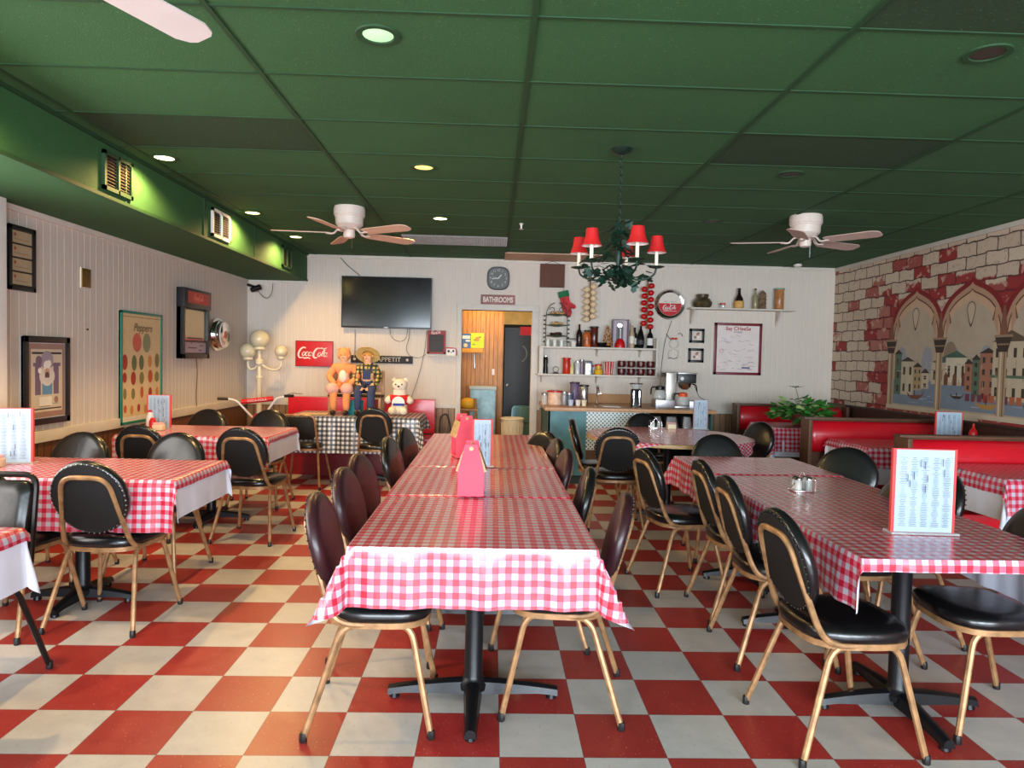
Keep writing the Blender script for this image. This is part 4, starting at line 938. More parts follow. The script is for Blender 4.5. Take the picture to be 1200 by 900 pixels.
# dolls on the checked table
def skin(name, V, E, R, m, parent, sub=1, root=0):
    me = bpy.data.meshes.new(name); me.from_pydata(V, E, []); me.materials.append(m); o = bpy.data.objects.new(name, me); COL.objects.link(o); o.parent = parent
    sk = o.modifiers.new('skin', 'SKIN'); sk.use_smooth_shade = True; o.modifiers.new('sub', 'SUBSURF').levels = sub; o.modifiers['sub'].render_levels = sub
    for i, q in enumerate(R): me.skin_vertices[0].data[i].radius = (q, q) if isinstance(q, (int, float)) else q; me.skin_vertices[0].data[i].use_root = i == root
    return o
def figure(r, mskin, mtop, mleg, mshoe, head_z=.60, knee=.10, wide=1.0):
    """seated rag doll, hips at the origin of the bench seat, facing -Y"""
    hz = .30
    V = [(0, 0, hz), (0, .0, hz+.12), (0, .01, hz+.24), (0, 0, hz+.285), (0, -.015, hz+.325), (0, -.02, hz+.395),
         (-.09*wide, 0, hz+.23), (-.145*wide, -.03, hz+.12), (-.07, -.12, hz+.03), (-.045, -.155, hz+.01),
         (.09*wide, 0, hz+.23), (.145*wide, -.03, hz+.12), (.07, -.12, hz+.03), (.045, -.155, hz+.01),
         (-.055, -.02, hz-.01), (-.075, -.19, hz+.0), (-.07, -.20, .04), (-.07, -.25, .025), (.055, -.02, hz-.01), (.075, -.19, hz+.0), (.07, -.20, .04), (.07, -.25, .025)]
    E = [(0, 1), (1, 2), (2, 3), (3, 4), (4, 5), (2, 6), (6, 7), (7, 8), (8, 9), (2, 10), (10, 11), (11, 12), (12, 13), (0, 14), (14, 15), (15, 16), (16, 17), (0, 18), (18, 19), (19, 20), (20, 21)]
    Rr = [.07, .065, .06, .03, .058, .048, .035, .028, .020, .022, .035, .028, .020, .022, .05, .042, .03, .02, .05, .042, .03, .02]
    skin('body', V, E, Rr, mskin, r)
    skin('shirt', [V[i] for i in (1, 2, 3, 6, 7, 8, 10, 11, 12)], [(0, 1), (1, 2), (1, 3), (3, 4), (4, 5), (1, 6), (6, 7), (7, 8)], [.078, .072, .04, .048, .042, .034, .048, .042, .034], mtop, r)
    skin('trousers', [(0, 0, hz+.13)]+[V[i] for i in (0, 14, 15, 16, 18, 19, 20)], [(0, 1), (1, 2), (2, 3), (3, 4), (1, 5), (5, 6), (6, 7)], [.074, .082, .06, .052, .042, .06, .052, .042], mleg, r)
    for sx in (-1, 1):
        sh = B(); ball(sh, (sx*.07, -.235, .03), (.032, .06, .03), 10); finish('shoe', sh, mshoe, r)
        ha = B(); ball(ha, (sx*.035, -.165, hz+.0), (.018, .026, .014), 8)
        for k in range(4): tube(ha, [(sx*.035+(k-1.5)*.009, -.185, hz), (sx*.035+(k-1.5)*.010, -.205, hz-.008-.002*(k % 2)), (sx*.035+(k-1.5)*.010, -.212, hz-.022)], .0045, 6)
        tube(ha, [(sx*.02, -.16, hz), (sx*.005, -.178, hz-.004)], .005, 6); finish('hand', ha, mskin, r)
    hd = Vector((0, -.025, hz+.362)); f = B()
    for sx in (-1, 1): ball(f, hd+Vector((sx*.02, -.052, .008)), .005, 8)
    finish('eyes', f, pm((40, 30, 30)), r); finish('nose', ball(B(), hd+Vector((0, -.062, -.006)), (.008, .010, .009), 8), mskin, r)
    mo = B(); tube(mo, [hd+Vector((.018*t, -.055+.004*abs(t), -.028+.005*abs(t))) for t in (-1, -.5, 0, .5, 1)], .003, 5); finish('mouth', mo, pm((150, 60, 56)), r)
    e = B()
    for sx in (-1, 1): ball(e, hd+Vector((sx*.060, .0, 0)), (.008, .014, .018), 8)
    finish('ears', e, mskin, r); return hd
SEATZ = TZ+.004
cr = thing('doll_bench', 'small slatted wooden bench holding the two dolls on the checked table', 'bench', (-1.55, 7.98, SEATZ))
for s in (-1, 1): finish('post', bx(s*.28-.016, s*.28+.016, .02, .055, 0, .50, bev=.003), HONEY, cr); finish('leg', bx(s*.28-.014, s*.28+.014, -.2, -.17, 0, .22, bev=.003), HONEY, cr)
for z in (.38, .25): finish('back_slat', bx(-.30, .30, .03, .045, z, z+.10, bev=.004), HONEY, cr); finish('seat_board', bx(-.30, .30, -.21, .03, .20, .222, bev=.004), HONEY, cr)
def plaid():
    t = NT('plaid_cotton'); x, y, z = t.sep(t.obj())
    a = t.math('LESS_THAN', t.math('FRACT', t.math('MULTIPLY', t.math('ADD', x, 5), 22)), .4); b = t.math('LESS_THAN', t.math('FRACT', t.math('MULTIPLY', t.math('ADD', z, 5), 22)), .4)
    c = t.mix(a, srgb((186, 160, 84)), srgb((66, 64, 40))); c = t.mix(b, c, srgb((40, 40, 34))); t.lk(c, t.b.inputs['Base Color']); return t.m
dg = thing('doll', 'seated rag doll in a peach hooded suit on the checked table', 'doll', (-1.70, 7.92, SEATZ-.0)); PEACH = mat('peach_plush', (226, 142, 88), .9, var=.1, bump=.3, bs=90)
hd = figure(dg, SKIN, PEACH, PEACH, mat('dark_brown_shoe', (52, 36, 28), .5), wide=1.15)
hb = B(); ball(hb, hd+Vector((0, .034, .014)), (.078, .066, .080), 16); ball(hb, hd+Vector((-.052, .01, .075)), (.02, .012, .022), 8); ball(hb, hd+Vector((.052, .01, .075)), (.02, .012, .022), 8); finish('hood', hb, PEACH, dg)
finish('bib', ball(B(), (0, -.062, .43), (.048, .03, .07), 12), mat('pale_plush', (240, 208, 188), .9), dg)
sk_ = B(); ball(sk_, (-.09, -.17, .29), (.075, .08, .07), 12); ball(sk_, (.07, -.17, .29), (.075, .08, .07), 12); finish('ruffle', sk_, mat('pink_plush', (224, 164, 150), .9, bump=.4), dg)
db = thing('doll', 'seated rag doll in straw hat, plaid shirt and denim overalls on the checked table', 'doll', (-1.43, 7.92, SEATZ-.0)); DEN = mat('denim', (52, 62, 92), .85, var=.2)
hd = figure(db, SKIN, plaid(), DEN, mat('black_shoe', (40, 36, 34), .5))
hb = B(); lathe(hb, [(0, .095), (.045, .09), (.060, .06), (.066, .034), (.135, .024), (.138, .018), (.064, .028), (.054, .05), (0, .07)], 24, hd, M=Matrix.Rotation(math.radians(-42), 4, 'X')); finish('straw_hat', hb, mat('straw', (214, 180, 106), .8, var=.2, vs=60), db)
finish('overall_bib', bx(-.045, .045, -.078, -.070, .40, .50, bev=.003), DEN, db)
bm = B()
for s in (-1, 1): tube(bm, [(s*.036, -.074, .49), (s*.045, -.06, .56), (s*.05, .0, .585), (s*.04, .06, .52)], .008, 5)
finish('straps', bm, DEN, db)
finish('hair', ball(B(), hd+Vector((0, .022, .01)), (.064, .045, .066), 12), mat('straw_hair', (180, 130, 60), .9), db)
tb = thing('storage_tin', 'teal tin between the two dolls on the checked table', 'tin', (-1.565, 7.88, SEATZ)); finish('body', lathe(B(), [(.11, 0), (.115, .01), (.12, .18), (.105, .19)], 20), mat('teal_tin', (44, 134, 138), .4), tb); finish('rim', tube(B(), [(.12*cos(a), .12*sin(a), .185) for a in [2*PI*k/20 for k in range(20)]], .005, 5, closed=True), TEAL, tb)
tb.scale = (.85, .6, .85)
# toy bear in a red bag
br = thing('teddy_bear', 'cream toy bear wearing a red, white and blue shirt on the checked table', 'toy', (-1.06, 7.90, SEATZ)); br.scale = (1.15, 1.1, 1.12)
V = [(0, 0, .08), (0, 0, .17), (0, 0, .225), (0, -.01, .30), (-.08, -.02, .18), (-.13, -.07, .13), (.08, -.02, .18), (.13, -.07, .13), (-.05, -.08, .05), (-.06, -.17, .05), (.05, -.08, .05), (.06, -.17, .05)]
skin('body', V, [(0, 1), (1, 2), (2, 3), (1, 4), (4, 5), (1, 6), (6, 7), (0, 8), (8, 9), (0, 10), (10, 11)], [.085, .085, .06, .092, .045, .035, .045, .035, .05, .04, .05, .04], mat('cream_plush', (232, 214, 190), .95, bump=.3, bs=90), br)
skin('shirt', [(0, 0, .07), (0, 0, .15), (0, 0, .21), (-.09, -.02, .17), (.09, -.02, .17)], [(0, 1), (1, 2), (2, 3), (2, 4)], [.105, .105, .07, .055, .055], mat('red_cotton', (206, 28, 34), .8), br)
finish('shirt_print', lathe(B(), [(0, .007), (.062, .004), (.064, 0)], 20, (0, -.098, .13), M=RX90), WHITE, br)
bm = B(); bx(-.05, .06, -.115, -.104, .10, .125, bm, .004); finish('shirt_stripe', bm, mat('blue_print', (36, 58, 140), .7), br)
finish('head', ball(B(), (0, -.015, .305), (.078, .074, .070), 16), mat('cream_plush', (232, 214, 190)), br)
fb = B(); ball(fb, (-.03, -.085, .315), .008, 8); ball(fb, (.03, -.085, .315), .008, 8); ball(fb, (0, -.10, .295), (.012, .008, .009), 8); finish('face', fb, BLK, br)
eb = B(); ball(eb, (-.055, 0, .355), (.025, .014, .025), 10); ball(eb, (.055, 0, .355), (.025, .014, .025), 10); finish('ears', eb, mat('cream_plush', (232, 214, 190)), br)
nn = thing('napkins', 'tan folded mat lying on the left end of the checked table', 'place mat', (-2.0, 7.8, SEATZ+.003), .1); finish('sheet', bx(-.15, .15, -.1, .1, 0, .004, bev=.001), mat('tan_mat', (200, 170, 130), .8), nn)
# floor things beside the bench
r = thing('walking_stand', 'black folding frame leaning beside the red bench end', 'stand', (-.58, 8.55, 0))
bm = B(); tube(bm, fillet([(-.08, 0, .0), (-.06, 0, .70), (.02, 0, .74), (.06, .02, .60), (.12, .02, .02)], .05), .012, 8); tube(bm, [(-.07, 0, .3), (.10, .02, .45)], .008, 6); finish('tubes', bm, CAB, r); finish('blue_foot', bx(.06, .20, -.04, .06, 0, .50, bev=.01), mat('blue_plastic', (40, 84, 160), .4), r)
r = thing('desk_fan', 'small round pale desk fan on the floor left of the doorway', 'fan', (-.39, 8.6, 0)); finish('head', lathe(B(), [(0, -.04), (.1, -.035), (.13, 0), (.1, .03), (0, .035)], 20, (0, 0, .42), M=RX90), mat('pale_fan_plastic', (190, 196, 190), .4, alpha=1), r); finish('stand', lathe(B(), [(.11, 0), (.11, .02), (.02, .03), (.02, .30)], 16), WHITE, r)
finish('yellow_hub', ball(B(), (-.03, -.05, .36), .035, 10), mat('yellow_hub', (206, 160, 60), .5), r)

# ------------------------------------------------------------------ corridor things
pw = HY
for (a, b, c, d_), lab, base, tx in (((540, 391, 551.5, 408), 'blue notice on the corridor panelling', (70, 120, 190), 'OPEN'), ((551.5, 390, 567, 408), 'lime green poster on the corridor panelling', (196, 226, 62), '')):
    x0, z1 = atY(a, b, pw-.01); x1, z0 = atY(c, d_, pw-.01); w, h = (x1-x0)/2, (z1-z0)/2; pl_ = [(base, rect(-w, -h, w, h))]
    if tx: pl_ += [((226, 234, 240), rect(-w*.9, h*.3, w*.9, h*.75)), ((226, 234, 240), rect(0, -h*.1, w*.9, h*.15)), ((230, 220, 190), circ(0, -h*.6, w*.4, 10))]
    else: pl_ += [((226, 150, 90), circ(.0, .02, w*.35, 10)), ((90, 130, 60), rect(-w*.7, -h*.6, -w*.3, -h*.5)), ((60, 80, 50), rect(w*.2, h*.4, w*.6, h*.5)), ((60, 80, 50), rect(-w*.5, h*.0, -w*.2, h*.1))]
    art('poster', pl_, ((x0+x1)/2, pw-.004, (z0+z1)/2), (1, 0, 0), (0, 0, 1), label=lab, cat='poster')
x0, z1 = atY(540, 408, pw-.06); x1, z0 = atY(566, 413.5, pw-.06)
finish('wall_ledge', bx(x0, x1, pw-.07, pw, z0, z1, bev=.004), mat('orange_wood_ledge', (226, 160, 50), .5), label='honey wooden ledge under the corridor posters', cat='shelf')
x0, z0 = atY(578, 436, pw-.01); finish('light_switch', bx(x0-.02, x0+.02, pw-.012, pw, z0-.045, z0+.045, bev=.004), WHITE, label='white light switch on the corridor panelling', cat='light switch')
x0, z0 = atY(556, 422, pw); finish('wall_hook', tube(B(), [(x0, pw-.02, z0+.09), (x0, pw-.03, z0-.02), (x0+.01, pw-.03, z0-.12)], .008, 6), STEEL, label='narrow metal tool hanging on the corridor panelling', cat='hook')
gx0, gz1 = atY(551, 452, 10.0); gx1 = atY(581, 452, 10.0)[0]
r = thing('metal_cabinet', 'galvanised metal bin with pale top in the corridor', 'cabinet', ((gx0+gx1)/2, 10.05, 0)); finish('body', bx(-(gx1-gx0)/2, (gx1-gx0)/2, -.15, .15, 0, gz1-.05, bev=.01), mat('galvanised', (122, 146, 148), .45, .4, var=.25, vs=10), r); finish('lid', bx(-(gx1-gx0)/2-.01, (gx1-gx0)/2+.01, -.16, .16, gz1-.05, gz1, bev=.008), mat('pale_lid', (178, 190, 186), .4), r)
r = thing('wooden_highchair', 'honey wooden highchair with a yellow bag inside the doorway', 'highchair', (atY(548, 480, 9.55)[0], 9.55, 0)); bm = B()
for sx in (-1, 1):
    for sy in (-1, 1): tube(bm, [(sx*.16, sy*.16, 0), (sx*.10, sy*.12, .86)], .016, 8)
finish('legs', bm, HONEY, r); bm = B()
for z in (.35, .58, .72): tube(bm, [(-.14, -.14, z), (.14, -.14, z)], .012, 6); tube(bm, [(-.14, .14, z), (.14, .14, z)], .012, 6)
finish('rungs', bm, HONEY, r); finish('seat', bx(-.13, .13, -.12, .12, .50, .52), HONEY, r); finish('yellow_bag', ball(B(), (0, 0, .80), (.12, .10, .08), 12), mat('yellow_bag', (222, 168, 40), .6), r)
bm = B(); ball(bm, (-.03, -.14, .40), (.09, .03, .10), 12); finish('red_cushion', bm, RED, r)
r = thing('waste_bin', 'cream round waste bin standing in the doorway', 'bin', (atY(600, 500, 9.45)[0], 9.45, 0)); finish('tub', lathe(B(), [(.12, 0), (.125, .02), (.148, .60), (.148, .61), (.14, .61), (.12, .03), (0, .03)], 28), mat('cream_bin', (214, 198, 164), .5), r); finish('rim', tube(B(), [(.152*cos(a), .152*sin(a), .61) for a in [2*PI*k/24 for k in range(24)]], .014, 6, closed=True), CREAM, r)
bm = B()
for k in range(20): a = 2*PI*k/20; tube(bm, [(.128*cos(a), .128*sin(a), .05), (.150*cos(a), .150*sin(a), .56)], .005, 4)
finish('ribs', bm, CREAM, r)
r = thing('blue_barrel', 'dark teal barrel standing before the dark door', 'barrel', (atY(611, 480, 10.7)[0], 10.7, 0)); finish('body', lathe(B(), [(.12, 0), (.15, .03), (.16, .3), (.15, .66), (.12, .70), (0, .71)], 20), mat('teal_barrel', (70, 116, 124), .5), r)
finish('hoops', tube(B(), [(.162*cos(a), .162*sin(a), .45) for a in [2*PI*k/20 for k in range(20)]], .008, 5, closed=True), DTEAL, r)

# ------------------------------------------------------------------ counter
CF = 7.90
c0, c1 = .65, 2.56; ct = thing('service_counter', 'teal service counter with lattice panel and wooden worktop along the back wall', 'counter', ((c0+c1)/2, CF, 0)); W = (c1-c0)/2
xa = atY(687, 500, CF)[0]-(c0+c1)/2; xb = atY(757, 500, CF)[0]-(c0+c1)/2
finish('worktop', bx(-W-.04, W+.03, -.03, 1.08, .845, .885, bev=.004), m_wood('worktop_wood', (196, 146, 96), .4, (6, 18, 6), .7), ct)
finish('front_panel', bx(-W, xa, 0, .03, .10, .845), TEAL, ct, label='plain teal panel')
finish('front_panel', bx(xa, xb, 0, .03, .40, .845), m_lattice(), ct, label='white panel with dark diamond print')
finish('lower_panel', bx(xa, xb, .0, .03, 0, .40), mat('brown_lower_panel', (96, 70, 50), .6), ct)
finish('toe_board', bx(-W, xa, .02, .05, 0, .10), mat('dark_slate_toe', (38, 52, 56), .6), ct)
finish('side_panel', bx(-W-.005, -W+.02, .0, 1.07, 0, .845), DTEAL, ct); finish('side_panel', bx(W-.025, W, .0, 1.07, 0, .845), DTEAL, ct)
finish('divider', bx(xb, xb+.04, .0, 1.07, 0, .845), DTEAL, ct)
finish('shelf', bx(xb+.04, W-.025, .02, 1.0, .60, .66), DTEAL, ct); finish('shelf', bx(xb+.04, W-.025, .02, 1.0, .25, .28), DTEAL, ct); finish('back_panel', bx(xb+.04, W-.025, 1.0, 1.03, 0, .845), mat('dark_inside', (24, 28, 26), .8), ct)
finish('backsplash', bx(-W+.0, W-.75, 1.05, 1.085, .885, 1.0), m_wood('cork_splash', (186, 140, 96), .7, (30, 30, 30), .7), ct)
for k, (px, ww) in enumerate(((768, .085), (786, .09), (804, .07), (824, .10))):
    x = atY(px, 485, CF+.2)[0]; r = thing('metal_pan', ['first', 'second', 'third', 'fourth'][k] + ' upturned metal pan from the left in the open counter shelf', 'pan', (x, CF+.25, .66), 0, 'metal pans in the counter shelf')
    finish('body', stack(B(), rrect(ww*2, .30, .03), [(1, 0), (1, .012), (.9, .014), (.72, .13), (.6, .14)]), STEEL, r)
WTZ = .886
def cpt(px, Y): return atY(px, 470, Y)[0]
GC_ = 'things on the service counter'
def cyl(name, label, cat, x, y, z, prof, m, cap=None, group=None, lab=None, sc=None):
    r = bottle(name, label, (x, y, z), prof, m, cap, cat, group, lab=lab); return r
def canp(r, h): return [(r*.96, 0), (r, .004), (r, h-.004), (r*.96, h)]
Yc = 8.35
r = cyl('tub', 'small grey glass jar at the left end of the counter', 'jar', cpt(638, Yc), Yc, WTZ, canp(.035, .13), GLASS, STEEL)
r = cyl('snack_tub', 'cream plastic tub with red lid on the counter', 'tub', cpt(650, Yc), Yc, WTZ, canp(.085, .165), mat('printed_cream_tub', (226, 190, 164), .5, var=.25, vs=18), RED)
cyl('jar', 'clear jar with metal lid beside the cream tub on the counter', 'jar', cpt(661, Yc+.05), Yc+.05, WTZ, canp(.04, .15), GLASS, STEEL)
cyl('jar', 'dark blue patterned jar on the counter', 'jar', cpt(667, Yc), Yc, WTZ, canp(.035, .14), mat('blue_grey_jar', (90, 100, 120), .4, var=.5, vs=40), STEEL)
cyl('storage_canister', 'tall purple-topped patterned canister on the counter', 'canister', cpt(673, Yc+.08), Yc+.08, WTZ, canp(.055, .27), mat('purple_pattern', (96, 80, 110), .4, var=.6, vs=35), mat('purple_lid', (70, 40, 66), .5))
cyl('storage_canister', 'glossy silver foil canister beside the faucet', 'canister', cpt(684, Yc+.05), Yc+.05, WTZ, canp(.055, .24), mat('foil', (190, 186, 180), .2, .9, var=.4, vs=30), BLK)
for k, px in enumerate((669, 677.5, 684.5)):
    cyl('cup', ['pale blue', 'small white', 'small cream'][k]+' cup at the front of the counter', 'cup', cpt(px, Yc-.12), Yc-.12, WTZ, [(.026, 0), (.034, .07), (.032, .07), (.026, .006), (0, .006)], [mat('pale_blue_cup', (186, 200, 224), .4), WHITE, CREAM][k])
r = thing('faucet', 'tall slim chrome faucet behind the counter sink', 'faucet', (cpt(699.5, 8.5), 8.5, WTZ)); finish('post', lathe(B(), [(.02, 0), (.022, .01), (.010, .02), (.009, .20), (.016, .21), (.016, .24), (0, .25)], 12), CHROME, r); finish('spout', tube(B(), fillet([(0, 0, .19), (0, -.10, .23), (0, -.14, .17)], .04), .007, 8), CHROME, r); finish('lever', tube(B(), [(.0, 0, .13), (.05, 0, .14)], .005, 6), CHROME, r)
finish('sink_rim', bx(cpt(706, 8.2), cpt(726, 8.2), 8.1, 8.4, WTZ, WTZ+.006, bev=.002), mat('white_sink', (206, 206, 208), .3), label='pale sink rim set in the worktop', cat='sink')
r = thing('coffee_grinder', 'black and chrome coffee grinder in the middle of the counter', 'grinder', (cpt(745, 8.25), 8.25, WTZ))
finish('body', stack(B(), rrect(.13, .13, .03), [(1, 0), (1, .01), (.95, .02), (.95, .20), (.8, .215)]), BLK, r); bm = B(); bx(-.045, -.025, -.068, -.062, .02, .20, bm, .002); bx(.025, .045, -.068, -.062, .02, .20, bm, .002); finish('chrome_strips', bm, CHROME, r); finish('hopper', lathe(B(), [(.04, .215), (.075, .27), (.078, .275), (.07, .275), (.035, .222)], 20), GLASS, r); finish('hopper_lid', lathe(B(), [(.08, .275), (.08, .285), (0, .287)], 20), BLK, r)
r = thing('coffee_machine', 'double steel coffee brewer with black top and orange-collared pot at the counter end', 'coffee machine', (cpt(793, 8.3), 8.3, WTZ))
def lx(px): return cpt(px, 8.3)-r.location.x
finish('tower', bx(lx(779), lx(791), -.05, .2, 0, .42, bev=.006), mat('brown_steel', (150, 146, 138), .3, .8), r)
finish('brew_head', bx(lx(791.5), lx(812), -.12, .2, .30, .41, bev=.01), BLK, r); finish('top_plate', bx(lx(791), lx(813), -.125, .2, .41, .425, bev=.004), STEEL, r)
finish('warmer_base', bx(lx(766), lx(788), -.12, .12, 0, .095, bev=.006), STEEL, r); finish('warmer_base', bx(lx(805), lx(826), -.12, .15, 0, .085, bev=.006), mat('pale_steel', (180, 184, 192), .35, .5), r); finish('base_tray', bx(lx(788), lx(805), -.12, .2, 0, .02, bev=.003), STEEL, r)
finish('filter_basket', lathe(B(), [(.03, .22), (.07, .25), (.085, .30)], 20, (lx(801), -.03, 0)), CHROME, r); finish('basket_handle', tube(B(), fillet([(lx(809), -.06, .29), (lx(812.5), -.10, .28), (lx(813), -.12, .20)], .03), .008, 6), BLK, r)
finish('badge', lathe(B(), [(0, .004), (.02, .003), (.022, 0)], 14, (lx(795.5), -.121, .355), M=RX90), WHITE, r)
def carafe(x, z, col, label):
    q = thing('coffee_pot', label, 'coffee pot', (x, 8.22, WTZ+z), 0, 'glass coffee pots'); finish('bowl', lathe(B(), [(.05, 0), (.075, .02), (.078, .06), (.055, .11), (.05, .12)], 20), GLASS, q); finish('collar', lathe(B(), [(.054, .115), (.056, .155), (.03, .165), (0, .168)], 18), col, q)
    finish('handle', tube(B(), fillet([(-.05, -.02, .15), (-.11, -.03, .15), (-.115, -.03, .06)], .03), .009, 6), BLK, q)
carafe(cpt(773, 8.22), .097, BLK, 'glass coffee pot with black collar on the left warmer'); carafe(cpt(800, 8.22), .022, mat('orange_collar', (226, 84, 30), .4), 'glass coffee pot with orange collar under the brewer')
r = thing('brewer_cord', 'thin cord trailing behind the right warmer', 'cable'); 
finish('cord', tube(B(), fillet([(cpt(813, 8.6), 8.6, 1.15), (cpt(819, 8.6), 8.6, 1.0), (cpt(828, 8.6), 8.6, .96)], .05), .004, 5), CAB, r)

# ------------------------------------------------------------------ shelves above the counter
sx0, sz1 = atY(632, 405, 8.85); sx1, _ = atY(770, 409, 8.85); sz1 = atY(700, 407, 8.85)[1]; sz2 = atY(700, 439, 8.85)[1]
sh = thing('wall_shelf', 'two-tier white wall shelf crowded with jars and mugs above the counter', 'shelf', ((sx0+sx1)/2, YB, 0)); W = (sx1-sx0)/2
finish('upper_board', bx(-W, W, -.22, 0, sz1-.022, sz1, bev=.003), TRIM, sh); finish('lower_board', bx(-W-.02, W, -.22, 0, sz2-.022, sz2, bev=.003), TRIM, sh)
finish('side_board', bx(-W+.0, -W+.05, -.2, 0, sz2, sz1-.02), TRIM, sh); finish('side_board', bx(W-.02, W, -.2, 0, sz2, sz1+.12), TRIM, sh)
for z in (sz1, sz2):
    for x in (-W+.04, 0, W-.2):
        bm = B(); bx(x-.012, x+.012, -.16, 0, z-.034, z-.024, bm); bx(x-.012, x+.012, -.012, 0, z-.12, z-.024, bm); tube(bm, fillet([(x, -.14, z-.03), (x, -.05, z-.05), (x, -.008, z-.11)], .04), .004, 5); finish('bracket', bm, mat('rusty_bracket', (176, 160, 142), .5), sh)
YS = 8.88
def spx(px, Y=YS): return atY(px, 405, Y)[0]
def item(name, label, cat, px, prof, m, cap=None, up=True, group=None, lab=None, Y=YS): return bottle(name, label, (spx(px, Y), Y, (sz1 if up else sz2)+.001), prof, m, cap, cat, group, lab=lab)
WINE = lambda R, h: [(R*.9, 0), (R, .008), (R, h*.58), (R*.8, h*.68), (R*.36, h*.78), (R*.34, h)]
GBT = 'bottles on the upper wall shelf'
item('bottle', 'dark brown bottle left of the garlic braid', 'bottle', 678.5, WINE(.038, .29), mat('dark_bottle', (34, 20, 16), .2), up=True, group=GBT)
item('bottle', 'slim beige labelled bottle right of the boxed toy', 'bottle', 740, WINE(.036, .31), mat('beige_bottle', (190, 160, 130), .3), CREAM, group=GBT, lab=((226, 220, 200), .06, .15))
item('bottle', 'dark green bottle with a pale label on the upper shelf', 'bottle', 743.5, WINE(.034, .27), mat('green_bottle', (30, 36, 26), .15), group=GBT, Y=8.94, lab=((214, 208, 190), .05, .13))
item('bottle', 'black fat bottle in the middle of the upper shelf bottles', 'bottle', 750.5, [(.035, 0), (.045, .02), (.05, .12), (.03, .21), (.014, .25), (.014, .29)], mat('black_bottle', (14, 14, 18), .12), group=GBT, lab=((60, 60, 64), .05, .10))
item('bottle', 'black wine bottle with white label at the right end of the upper shelf', 'bottle', 761.5, WINE(.040, .27), mat('black_bottle', (14, 14, 18), .12), group=GBT, lab=((226, 224, 216), .04, .13))
item('jar', 'tall glass jar with layered orange and red vegetables below the garlic braid', 'jar', 687.5, [(.05, 0), (.055, .01), (.048, .06), (.055, .11), (.045, .17), (.03, .21)], mat('layered_pickles', (186, 92, 40), .25, var=.6, vs=14), CAB, group='pickle jars on the upper shelf')
item('jar', 'tall dark glass jar of preserved peppers below the garlic braid', 'jar', 696, canp(.05, .26), mat('dark_peppers', (84, 30, 22), .2, var=.6, vs=16), CAB, group='pickle jars on the upper shelf')
item('bowl', 'dark shallow bowl beside the pepper jars', 'bowl', 704.5, [(.03, 0), (.07, .04), (.075, .06), (.065, .06), (.02, .012), (0, .01)], BLK)
r = thing('figurine', 'gold and red pine-cone shaped ornament on the upper shelf', 'ornament', (spx(711.5), YS, sz1)); bm = B(); rd = random.Random(4)
for k in range(34): t = k/34; a = k*2.4; R_ = .055*(1-t)+.008; ball(bm, (R_*cos(a), R_*sin(a), .02+.27*t), .016*(1.1-.5*t), 6)
finish('kernels', bm, mat('gold_red', (178, 112, 44), .4, var=.7, vs=30), r); finish('base', lathe(B(), [(.04, 0), (.05, .01), (.03, .03)], 12), BLK, r)
r = thing('toy_box', 'clear boxed novelty with a red base and round silver dial on the upper shelf', 'toy', (spx(726.5), YS, sz1)); W2 = .10
finish('back_card', bx(-W2, W2, .04, .05, 0, .365), mat('lilac_card', (186, 168, 176), .5), r); bm = B(); 
for s in (-1, 1): bx(s*W2-.004, s*W2+.004, -.05, .05, 0, .365, bm)
bx(-W2, W2, -.05, .05, .358, .365, bm); finish('box_edges', bm, mat('dark_lilac', (120, 98, 112), .4), r)
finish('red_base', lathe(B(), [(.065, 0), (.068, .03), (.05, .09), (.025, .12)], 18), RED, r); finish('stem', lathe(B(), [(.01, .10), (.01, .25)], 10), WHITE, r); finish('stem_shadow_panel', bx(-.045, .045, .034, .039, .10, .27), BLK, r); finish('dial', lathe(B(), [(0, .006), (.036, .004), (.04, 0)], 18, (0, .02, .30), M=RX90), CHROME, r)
finish('wood_block', bx(spx(765), spx(769), 8.84, 8.97, sz1, sz1+.13), m_wood('grey_wood_block', (150, 132, 110)), label='plain grey-brown wooden block at the shelf end', cat='block')
# three tier plate stand
r = thing('plate_stand', 'three-tier black wire stand with filled oval plates at the left end of the upper shelf', 'plate stand', (spx(651.5, 8.9), 8.88, sz1)); hw = spx(664, 8.88)-spx(651.5, 8.88)
bm = B()
for s in (-1, 1): tube(bm, fillet([(s*hw, 0, 0), (s*hw, 0, .42), (s*hw*.75, 0, .52), (s*hw*.2, 0, .56)], .08), .005, 6); tube(bm, [(s*hw*.45+.03*cos(a)*s, 0, .47+.03*sin(a)) for a in [k*.5 for k in range(10)]], .004, 5)
for z in (.13, .27, .40): tube(bm, [(-hw, 0, z), (hw, 0, z)], .004, 5)
for s in (-1, 1):
    for k in range(7): ball(bm, (s*(hw+.018), 0, .06+.055*k), (.016, .008, .010), 6)
finish('wire_frame', bm, VINE, r)
for z, c in ((.41, (196, 148, 96)), (.275, (200, 160, 110)), (.14, (70, 40, 32))):
    p = finish('plate', lathe(B(), [(.03, -.022), (hw*.9, -.006), (hw*.92, 0), (.03, -.012)], 20, (0, 0, z)), mat('green_plate', (40, 74, 36), .4), r); bm = B(); rd = random.Random(int(z*100))
    for k in range(16): a = rd.random()*6.28; q = rd.random()*hw*.7; ball(bm, (q*cos(a), q*sin(a)*.6, z+.008+.02*rd.random()), .016+.008*rd.random(), 6)
    finish('filling', bm, mat('filling_%d' % c[0], c, .6, var=.6, vs=30), p)
for k, px in enumerate((642, 650, 658)): item('cup', ['left', 'middle', 'right'][k]+' small pale glass under the plate stand', 'glass', px, [(.026, 0), (.03, .08), (.028, .08), (.024, .006), (0, .006)], mat('pale_glass', (206, 210, 200), .2), group='small glasses under the plate stand', Y=8.83)
